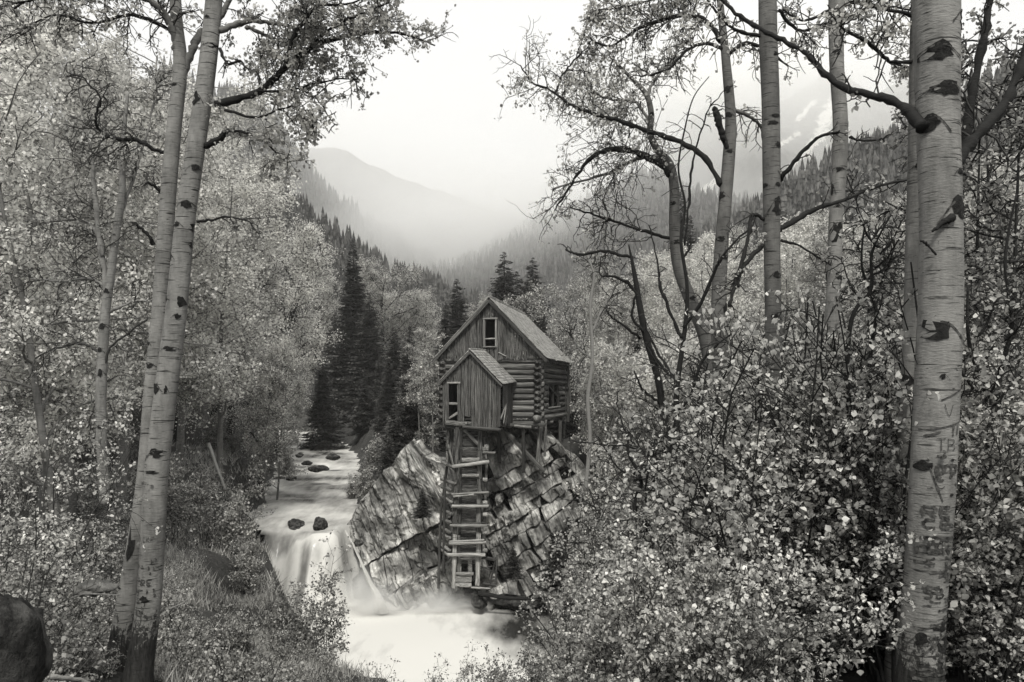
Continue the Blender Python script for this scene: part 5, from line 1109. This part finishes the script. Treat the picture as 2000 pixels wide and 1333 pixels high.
# --- right: the thick carved trunk and its neighbours
R1 = Hero("carved_aspen", 6.5, [(1785, 1420, 100), (1795, 1330, 88), (1803, 1200, 80), (1818, 1000, 82), (1828, 800, 82), (1837, 600, 80), (1837, 400, 77), (1832, 250, 78), (1830, 100, 82), (1828, 0, 86), (1826, -120, 80)], 'bark_aspen_hero', "thickest aspen trunk on the right with carved letters and black knots", 111)
R1.limb([(1802, 250, 28), (1775, 218, 20), (1740, 196, 17), (1690, 183, 15), (1650, 172, 14), (1610, 145, 12), (1575, 105, 10), (1530, 80, 9), (1490, 60, 8), (1440, 28, 7), (1400, -10, 6)], -.1, 1.2, n1=14, L=.35, n2_=2, leafn=2, bare=.6, droop=.02)
R1.limb([(1868, 320, 26), (1890, 285, 25), (1930, 240, 22), (1965, 200, 20), (1990, 140, 18), (2010, 70, 14)], -.05, .3, n1=10, L=.5, n2_=3, leafn=4)
R1.limb([(1886, 290, 20), (1892, 220, 19), (1903, 160, 17), (1920, 80, 15), (1932, 20, 13), (1945, -60, 10)], .3, .4, n1=12, L=.5, n2_=3, leafn=4)
R1.limb([(1860, 425, 16), (1838, 438, 10), (1822, 452, 5)], -.17, -.19, n1=0)
R1.limb([(1798, 470, 4), (1812, 478, 5), (1828, 498, 4)], -.17, -.17, n1=0)
for s_ in [(1812, 118, 22, 18), (1828, 190, 24, 15), (1802, 252, 14, 19), (1855, 420, 20, 24), (1816, 650, 22, 22), (1820, 737, 5, 6), (1873, 48, 18, 22), (1858, 345, 8, 7), (1790, 908, 10, 12), (1858, 1001, 5, 6), (1838, 896, 4, 3), (1836, 962, 4, 3), (1822, 1215, 20, 12), (1835, 1250, 26, 26), (1780, 1240, 10, 12)]: R1.scar(*s_)
carve(R1, "TB", 1808, 855, 15, 22, 2.2); carve(R1, "PP", 1808, 906, 14, 24, 8, .9); carve(R1, "V", 1822, 790, 16, 22, 2)
for pts, w in [([(1816, 782), (1850, 765), (1872, 752)], 3), ([(1786, 838), (1810, 835), (1850, 825), (1870, 812)], 4), ([(1796, 905), (1806, 940), (1818, 975)], 4), ([(1790, 850), (1815, 842)], 4), ([(1840, 830), (1838, 850)], 4), ([(1850, 828), (1848, 848)], 3), ([(1866, 840), (1862, 855)], 5)]: R1.stroke(pts, w)
carve(R1, "RE", 1787, 985, 21, 19, 6.5, .3); carve(R1, "CE", 1786, 1009, 20, 17, 6, .45); carve(R1, "HXR", 1778, 1047, 16, 28, 5.5, .3); R1.stroke([(1782, 1044), (1815, 1042), (1848, 1044)], 5); carve(R1, "J", 1812, 1088, 18, 22, 7)
carve(R1, "SB", 1786, 1140, 14, 18, 5, .5)
for k in range(70):
    y = R1.rng.uniform(1090, 1335) if k % 3 else R1.rng.uniform(880, 1090); i = int(np.argmin(np.abs(R1.q[:, 1] - y))); x = R1.q[i, 0] + R1.rng.uniform(-38, 26); L_ = R1.rng.uniform(6, 30)
    R1.stroke([(x, y), (x + L_ * .5, y + R1.rng.uniform(-3, 4)), (x + L_, y + R1.rng.uniform(-5, 5))], R1.rng.uniform(2, 6.5))
R1.done(.045)
R2_ = Hero("shaded_aspen", 7.6, [(1752, 1420, 60), (1762, 1200, 52), (1775, 950, 48), (1785, 700, 44), (1792, 450, 42), (1797, 250, 42), (1800, 60, 42), (1803, -100, 38)], 'bark_mid', "shaded aspen trunk hidden behind the carved one", 112)
for s_ in [(1766, 745, 9, 12), (1768, 905, 14, 16), (1766, 1030, 14, 26), (1785, 330, 6, 6)]: R2_.scar(*s_)
R2_.limb([(1785, 120, 8), (1740, 120, 7), (1700, 88, 6), (1655, 62, 5), (1640, 50, 3)], 0, -.3, n1=16, L=.5, n2_=3, leafn=5); R2_.limb([(1790, 30, 8), (1730, 20, 6), (1660, 5, 4)], 0, -.3, n1=20, L=.5, n2_=4, leafn=6, bare=.15); R2_.done(.045)
T3 = Hero("knotted_aspen", 11.0, [(1612, 900, 30), (1620, 700, 28), (1630, 540, 27), (1632, 440, 26), (1640, 320, 28), (1641, 230, 28), (1634, 120, 27), (1634, 0, 30), (1640, -120, 26)], 'bark_aspen', "pale aspen with a black teardrop knot left of the carved trunk", 113)
for s_ in [(1631, 456, 10, 22), (1632, 335, 10, 5), (1658, 245, 4, 6), (1622, 372, 3, 14), (1628, 108, 10, 6), (1626, 30, 6, 8), (1636, 545, 8, 5), (1631, 405, 4, 3), (1655, 150, 4, 10)]: T3.scar(*s_)
T3.limb([(1660, 268, 5), (1680, 275, 4), (1720, 272, 4), (1745, 258, 2)], 0, -.3, n1=8, L=.3, n2_=2, leafn=2, bare=.6)
T3.limb([(1655, 60, 5), (1700, 85, 5), (1740, 122, 4), (1790, 132, 3)], 0, .4, n1=14, L=.5, n2_=4, leafn=7, bare=.2, n3=1)
T3.limb([(1650, 5, 6), (1700, 8, 5), (1780, 20, 3)], 0, .4, n1=18, L=.6, n2_=4, leafn=6, bare=.2); T3.limb([(1622, 20, 6), (1570, 40, 5), (1530, 20, 4)], 0, -.4, n1=12, L=.5, n2_=3, leafn=5)
T3.done(.05)
T4 = Hero("straight_aspen", 9.5, [(1520, 1250, 36), (1516, 1000, 34), (1512, 700, 32), (1508, 500, 31), (1507, 350, 34), (1505, 200, 34), (1500, 60, 35), (1498, -120, 32)], 'bark_grey', "straight grey aspen trunk standing third from the right edge", 114)
for s_ in [(1510, 232, 9, 4), (1505, 246, 11, 4), (1515, 288, 5, 6), (1515, 365, 5, 5), (1514, 408, 10, 18), (1490, 365, 4, 5), (1512, 540, 7, 8), (1510, 112, 5, 5), (1508, 620, 7, 6)]: T4.scar(*s_)
T4.limb([(1522, 352, 10), (1540, 330, 9), (1575, 290, 8), (1605, 265, 6), (1640, 258, 3)], 0, -.4, n1=6, L=.3, n2_=2, leafn=2)
T4.limb([(1520, 450, 12), (1545, 435, 11), (1590, 410, 9), (1650, 390, 7), (1710, 366, 6), (1780, 350, 3)], 0, .6, n1=12, L=.4, n2_=2, leafn=3)
T4.limb([(1493, 430, 7), (1470, 420, 7), (1462, 460, 8), (1448, 520, 8), (1440, 560, 6)], 0, -.3, n1=8, L=.4, n2_=3, leafn=3)
T4.limb([(1490, 480, 9), (1465, 505, 9), (1440, 540, 9), (1425, 600, 7)], 0, -.4, n1=8, L=.4, n2_=3, leafn=3)
T4.limb([(1525, 470, 6), (1560, 480, 5), (1600, 505, 4), (1625, 520, 3)], 0, -.3, n1=6, L=.3); T4.limb([(1522, 20, 7), (1560, 60, 6), (1600, 50, 4)], 0, .4, n1=14, L=.5, n2_=4, leafn=5)
T4.limb([(1488, 70, 8), (1440, 60, 7), (1400, 25, 5), (1370, -20, 4)], 0, -.3, n1=14, L=.5, n2_=3, leafn=4)
T4.done(.045)
T5 = Hero("arching_aspen", 13.0, [(1430, 1300, 40), (1422, 1000, 37), (1412, 800, 34), (1404, 620, 30), (1408, 500, 27), (1416, 400, 25), (1424, 300, 24), (1427, 230, 21), (1418, 120, 17), (1408, 20, 13), (1400, -80, 10)], 'bark_grey', "pale aspen with a long limb arching left toward the mill", 115)
T5.limb([(1408, 362, 12), (1385, 318, 12), (1355, 292, 11), (1310, 270, 11), (1262, 255, 10), (1220, 240, 9), (1170, 225, 8), (1120, 208, 6), (1080, 180, 5), (1040, 162, 4), (1015, 125, 2)], 0, .5, n1=44, L=.95, n2_=5, leafn=4, n3=1, bare=.35, droop=-.03, wander=.26, tw=.006, ljit=.05)
T5.limb([(1085, 182, 5), (1098, 150, 4), (1120, 120, 3), (1150, 90, 2)], .4, .7, n1=12, L=.6, n2_=4, leafn=4, n3=1, bare=.3, tw=.007, ljit=.05)
T5.limb([(1406, 80, 9), (1385, 45, 9), (1350, 30, 8), (1300, 38, 7), (1245, 58, 6), (1190, 90, 4), (1140, 70, 3)], 0, .6, n1=44, L=.8, n2_=5, leafn=5, n3=2, bare=.2, droop=-.05, tw=.007, ljit=.05)
T5.limb([(1415, 98, 8), (1380, 85, 7), (1340, 100, 6), (1300, 138, 5), (1250, 150, 3)], 0, -.3, n1=24, L=.6, n2_=4, leafn=4, bare=.4, tw=.007)
T5.limb([(1424, 105, 8), (1460, 85, 8), (1500, 100, 6), (1540, 130, 4)], 0, .5, n1=20, L=.6, n2_=4, leafn=3, bare=.4, tw=.007)
T5.limb([(1422, 292, 11), (1412, 268, 12), (1404, 240, 13), (1396, 212, 12)], -.05, -.12, 'scar', n1=3, L=.2, leafn=0, bare=1)
T5.limb([(1430, 215, 8), (1460, 225, 8), (1490, 250, 6)], 0, .4, 'bark_mid', n1=12, L=.6, n2_=3, leafn=4, tw=.007)
T5.limb([(1405, 0, 7), (1340, -20, 6), (1240, 10, 4), (1160, 20, 3)], 0, .6, n1=40, L=.8, n2_=5, leafn=5, n3=2, bare=.2, tw=.007, ljit=.05)
for s_ in [(1420, 228, 7, 5), (1422, 300, 6, 5), (1405, 470, 7, 6), (1418, 180, 6, 8), (1406, 385, 7, 10), (1412, 505, 8, 6), (1416, 605, 8, 10)]: T5.scar(*s_)
T5.done(.055)
T6 = Hero("curved_aspen", 15.0, [(1432, 1200, 40), (1418, 950, 36), (1400, 780, 32), (1378, 660, 28), (1350, 590, 25), (1325, 520, 23), (1317, 440, 21), (1317, 370, 19), (1308, 322, 17), (1285, 295, 14), (1270, 262, 13), (1272, 225, 12), (1262, 185, 10), (1230, 150, 7), (1190, 110, 4)], 'bark_grey', "curved pale aspen bending left above the bare trunks", 116)
T6.limb([(1310, 345, 12), (1290, 322, 13), (1250, 300, 13), (1210, 292, 12), (1170, 298, 10), (1140, 325, 7), (1110, 370, 5), (1085, 410, 3)], 0, -.5, n1=36, L=1.1, n2_=4, leafn=4, n3=1, bare=.3, droop=-.04, wander=.26, tw=.006, ljit=.05)
T6.limb([(1308, 322, 10), (1280, 308, 10), (1240, 312, 9), (1195, 335, 7), (1150, 350, 5), (1080, 370, 3)], 0, .5, 'bark_mid', n1=30, L=1.1, n2_=4, leafn=5, n3=1, bare=.3, droop=-.04, wander=.26, tw=.006, ljit=.05)
T6.limb([(1312, 468, 7), (1270, 455, 6), (1220, 440, 5), (1160, 420, 4), (1110, 405, 2)], 0, .3, n1=24, L=.9, n2_=4, leafn=3, bare=.5, tw=.008, n3=1)
T6.limb([(1270, 240, 7), (1240, 200, 6), (1180, 190, 5), (1120, 150, 3)], 0, .5, 'bark_mid', n1=34, L=1.0, n2_=5, leafn=6, n3=2, bare=.1, tw=.007, ljit=.06)
T6.limb([(1262, 190, 6), (1290, 140, 5), (1320, 120, 3)], 0, .3, 'bark_mid', n1=16, L=.8, n2_=4, leafn=5, bare=.2, tw=.007, ljit=.06)
T6.limb([(1322, 515, 5), (1345, 490, 4), (1350, 460, 2)], 0, .3, n1=4, L=.4, leafn=0, bare=1)
for s_ in [(1320, 475, 7, 5), (1352, 585, 8, 6), (1312, 400, 5, 5), (1398, 770, 8, 10), (1272, 225, 4, 4)]: T6.scar(*s_)
T6.done(.055)
T7 = Hero("bare_dark_tree", 14.0, [(1345, 1050, 20.3), (1325, 930, 17.2), (1298, 820, 14.8), (1285, 740, 14), (1262, 660, 13.3), (1250, 600, 12.5), (1240, 540, 9.36), (1228, 478, 2.34)], 'bark_dark', "dark broken topped bare trunk with a limb reaching left", 117)
T7.limb([(1236, 503, 6.24), (1210, 498, 6.24), (1180, 491, 6.24), (1140, 498, 5.46), (1118, 494, 4.68), (1103, 487, 3.12)], 0, .3, n1=6, L=.4, n2_=2, leafn=0, bare=1, tw=.008)
T7.limb([(1247, 580, 6.24), (1225, 552, 6.24), (1195, 540, 5.46), (1172, 537, 3.12), (1175, 500, 2.34)], 0, -.3, n1=7, L=.4, n2_=2, leafn=0, bare=1, tw=.008)
T7.limb([(1258, 650, 5.46), (1235, 620, 5.46), (1240, 585, 4.68), (1245, 572, 3.12)], -.1, -.3, n1=2, L=.3, leafn=0, bare=1); T7.limb([(1250, 660, 4.68), (1215, 635, 4.68), (1190, 615, 3.12), (1186, 605, 1.56)], 0, -.4, n1=6, L=.3, leafn=0, bare=1, tw=.007)
T7.limb([(1290, 790, 5.46), (1255, 760, 3.9), (1238, 725, 2.34)], 0, -.3, n1=6, L=.5, leafn=0, bare=1, tw=.007); T7.limb([(1318, 900, 6.24), (1340, 840, 5.46), (1365, 780, 3.9), (1385, 700, 2.34)], 0, .3, n1=12, L=.7, leafn=1, bare=.7, tw=.007)
T7.limb([(1262, 665, 5.46), (1295, 720, 5.46), (1322, 742, 4.68)], 0, -.3, n1=3, L=.4, leafn=0, bare=1)
T7.limb([(1330, 960, 5.46), (1250, 880, 3.9), (1190, 870, 3.12), (1110, 862, 1.56)], 0, -.2, n1=16, L=.8, n2_=4, leafn=1, bare=.8, tw=.006)
T7.done(.05, 'leaf_mid')
T8 = Hero("bare_dark_tree", 12.0, [(1325, 1150, 26.5), (1328, 980, 20.3), (1322, 850, 13.3), (1322, 760, 10.9), (1338, 640, 8.58), (1342, 560, 7.02), (1330, 470, 6.24), (1338, 400, 4.68), (1325, 330, 3.9), (1338, 250, 3.12), (1355, 190, 2.34), (1385, 150, 1.56)], 'bark_dark', "thin dark bare tree weaving up in front of the curved aspen", 118)
T8.limb([(1338, 480, 4.68), (1345, 400, 4.68), (1352, 320, 3.9), (1368, 260, 3.12), (1390, 205, 2.34), (1425, 170, 1.56)], 0, -.3, n1=10, L=.5, n2_=2, leafn=0, bare=1)
T8.limb([(1335, 640, 7.02), (1370, 590, 7.02), (1395, 530, 6.24), (1420, 490, 4.68), (1470, 440, 3.12)], 0, -.4, n1=14, L=.5, n2_=3, leafn=1, bare=.7); T8.limb([(1330, 660, 7.02), (1312, 620, 6.24), (1290, 560, 5.46), (1285, 520, 3.9), (1268, 440, 2.34)], 0, .2, n1=8, L=.4, n2_=2, leafn=0, bare=1)
T8.limb([(1325, 800, 7.02), (1350, 770, 6.24), (1375, 700, 4.68), (1430, 650, 3.12)], 0, -.3, n1=10, L=.5, n2_=3, leafn=1, bare=.6); T8.limb([(1320, 740, 5.46), (1285, 690, 4.68), (1262, 640, 3.12)], 0, .3, n1=6, L=.4, leafn=0, bare=1)
T8.limb([(1325, 900, 9.36), (1350, 960, 10.9), (1352, 1040, 10.9)], 0, .2, n1=0)
T8.done(.05, 'leaf_mid')
T9 = Hero("slender_mill_tree", 38.0, [(1143, 960, 9), (1152, 860, 8), (1148, 780, 8), (1157, 700, 7), (1153, 600, 6), (1160, 540, 5), (1146, 500, 4), (1138, 470, 2)], 'twig_pale', "slender pale tree with forked top just right of the mill", 119)
T9.limb([(1156, 650, 6), (1180, 600, 6), (1205, 555, 4), (1215, 520, 3)], 0, 1, 'bark_mid', n1=16, L=2.0, n2_=4, leafn=5, bare=.3, tw=.02, ljit=.15); T9.limb([(1156, 700, 5), (1130, 680, 4), (1110, 640, 3)], 0, 1, 'bark_mid', n1=16, L=2, n2_=4, leafn=5, bare=.3, tw=.02, ljit=.15)
T9.limb([(1157, 560, 4), (1162, 500, 3), (1158, 440, 3)], 0, 1, 'bark_mid', n1=16, L=2, n2_=4, leafn=5, bare=.3, tw=.02, ljit=.15)
T9.done(.15, 'leaf_pale', 'twig', False)
# dark tangled stems in front of the grove, right of the straight trunk
rg = random.Random(55)
for k, (x0, y0, x1, y1, w, Y, lb) in enumerate([(1660, 640, 1740, 420, 9, 8.5, "dark crooked stem fork between the knotted and carved trunks"), (1700, 700, 1690, 430, 8, 8.8, "dark upright stem left of the carved trunk"), (1930, 900, 1890, 560, 12, 7.5, "dark crooked trunk right of the carved one"), (1950, 760, 1985, 380, 10, 8, "dark leaning stem at the right edge"), (1240, 1000, 1235, 820, 9, 11, "thin dark stem left of the bare dark trees")]):
    h = Hero("dark_stem", Y, [(x0 - 10, y0 + 260, w * 1.3), (x0, y0, w), ((x0 * 2 + x1) / 3 + 14, (y0 * 2 + y1) / 3, w * .8), ((x0 + 2 * x1) / 3 - 10, (y0 + 2 * y1) / 3, w * .6), (x1, y1, w * .35)], 'bark_dark', lb, 200 + k, "tree")
    for q in range(4):
        s_ = rg.uniform(.2, .8); xx = x0 + (x1 - x0) * s_; yy = y0 + (y1 - y0) * s_; dx = rg.choice([-1, 1]) * rg.uniform(30, 80)
        h.limb([(xx, yy, w * .5), (xx + dx * .5, yy - 25, w * .4), (xx + dx, yy - 80, w * .25)], 0, rg.uniform(-.5, .5), n1=8, L=.4, n2_=3, leafn=2, bare=.5)
    h.done(.05)
# ---------------------------------------------------------------- air
def haze():
    b = Buf(); b.box((0, 1300, 200), (1900, 0, 0), (0, 1370, 0), (0, 0, 225)); m = bpy.data.materials.new("valley_haze"); m.use_nodes = True; nt = m.node_tree; nt.nodes.clear()
    o_ = N(nt, "ShaderNodeOutputMaterial"); v = N(nt, "ShaderNodeVolumePrincipled"); v.inputs["Color"].default_value = (.97, .965, .94, 1); v.inputs["Density"].default_value = HAZE_D; v.inputs["Anisotropy"].default_value = .2
    nt.links.new(v.outputs[0], o_.inputs["Volume"]); o = link("haze", b.mesh("haze", m)); tag(o, kind='stuff'); 
HAZE_D = .0003
haze()
def mist(name, c, r, dens, aniso=.2):
    bm = bmesh.new(); bmesh.ops.create_icosphere(bm, subdivisions=4, radius=1)
    for v in bm.verts:
        k = 1 + .12 * math.sin(v.co.x * 4 + c[0]) * math.cos(v.co.z * 5) ; v.co = Vector((v.co.x * r[0] * k, v.co.y * r[1] * k, v.co.z * r[2] * k))
    me = bpy.data.meshes.new(name); bm.to_mesh(me); bm.free(); m = bpy.data.materials.new(name); m.use_nodes = True; nt = m.node_tree; nt.nodes.clear()
    o_ = N(nt, "ShaderNodeOutputMaterial"); v = N(nt, "ShaderNodeVolumePrincipled"); v.inputs["Color"].default_value = (1, .998, .985, 1); v.inputs["Anisotropy"].default_value = aniso
    vc = coords(nt, (1 / r[0], 1 / r[1], 1 / r[2])); ln = N(nt, "ShaderNodeVectorMath", operation='LENGTH'); nt.links.new(vc, ln.inputs[0])
    fn = noise_of(nt, 2.2, 3, vc); fall = vramp(nt, ln.outputs["Value"], .05, .98, 1, 0)
    dn = math_(nt, 'MULTIPLY', math_(nt, 'MULTIPLY', math_(nt, 'MULTIPLY', fall, fall), vramp(nt, fn, .32, .68, .15, 1.9)), dens * 2.4); nt.links.new(dn, v.inputs["Density"])
    nt.links.new(v.outputs[0], o_.inputs["Volume"]); me.materials.append(m); o = link(name, me, None, c); tag(o, kind='stuff')
mist("mist_bank", P(840, 430, 560), (170, 90, 60), .007)
mist("mist_bank", P(620, 290, 690), (260, 120, 100), .004)
mist("mist_bank", P(1000, 430, 700), (300, 140, 90), .006)
mist("mist_bank", P(1480, 170, 720), (360, 110, 120), .012)
mist("mist_bank", P(980, 520, 800), (900, 360, 190), .0035)
mist("water_spray", P(850, 1188, 42.6), (3.8, 1.1, 1.7), .9)
mist("water_spray", P(730, 1180, 42.0), (2.2, 1.1, 1.8), .9)
mist("water_spray", P(700, 1150, 42.8), (1.5, .9, 2.1), .9)
nlab = sum(1 for o in sc.objects)
print("objects", nlab, "tris", sum(len(m.loops) - 2 * len(m.polygons) for m in bpy.data.meshes))
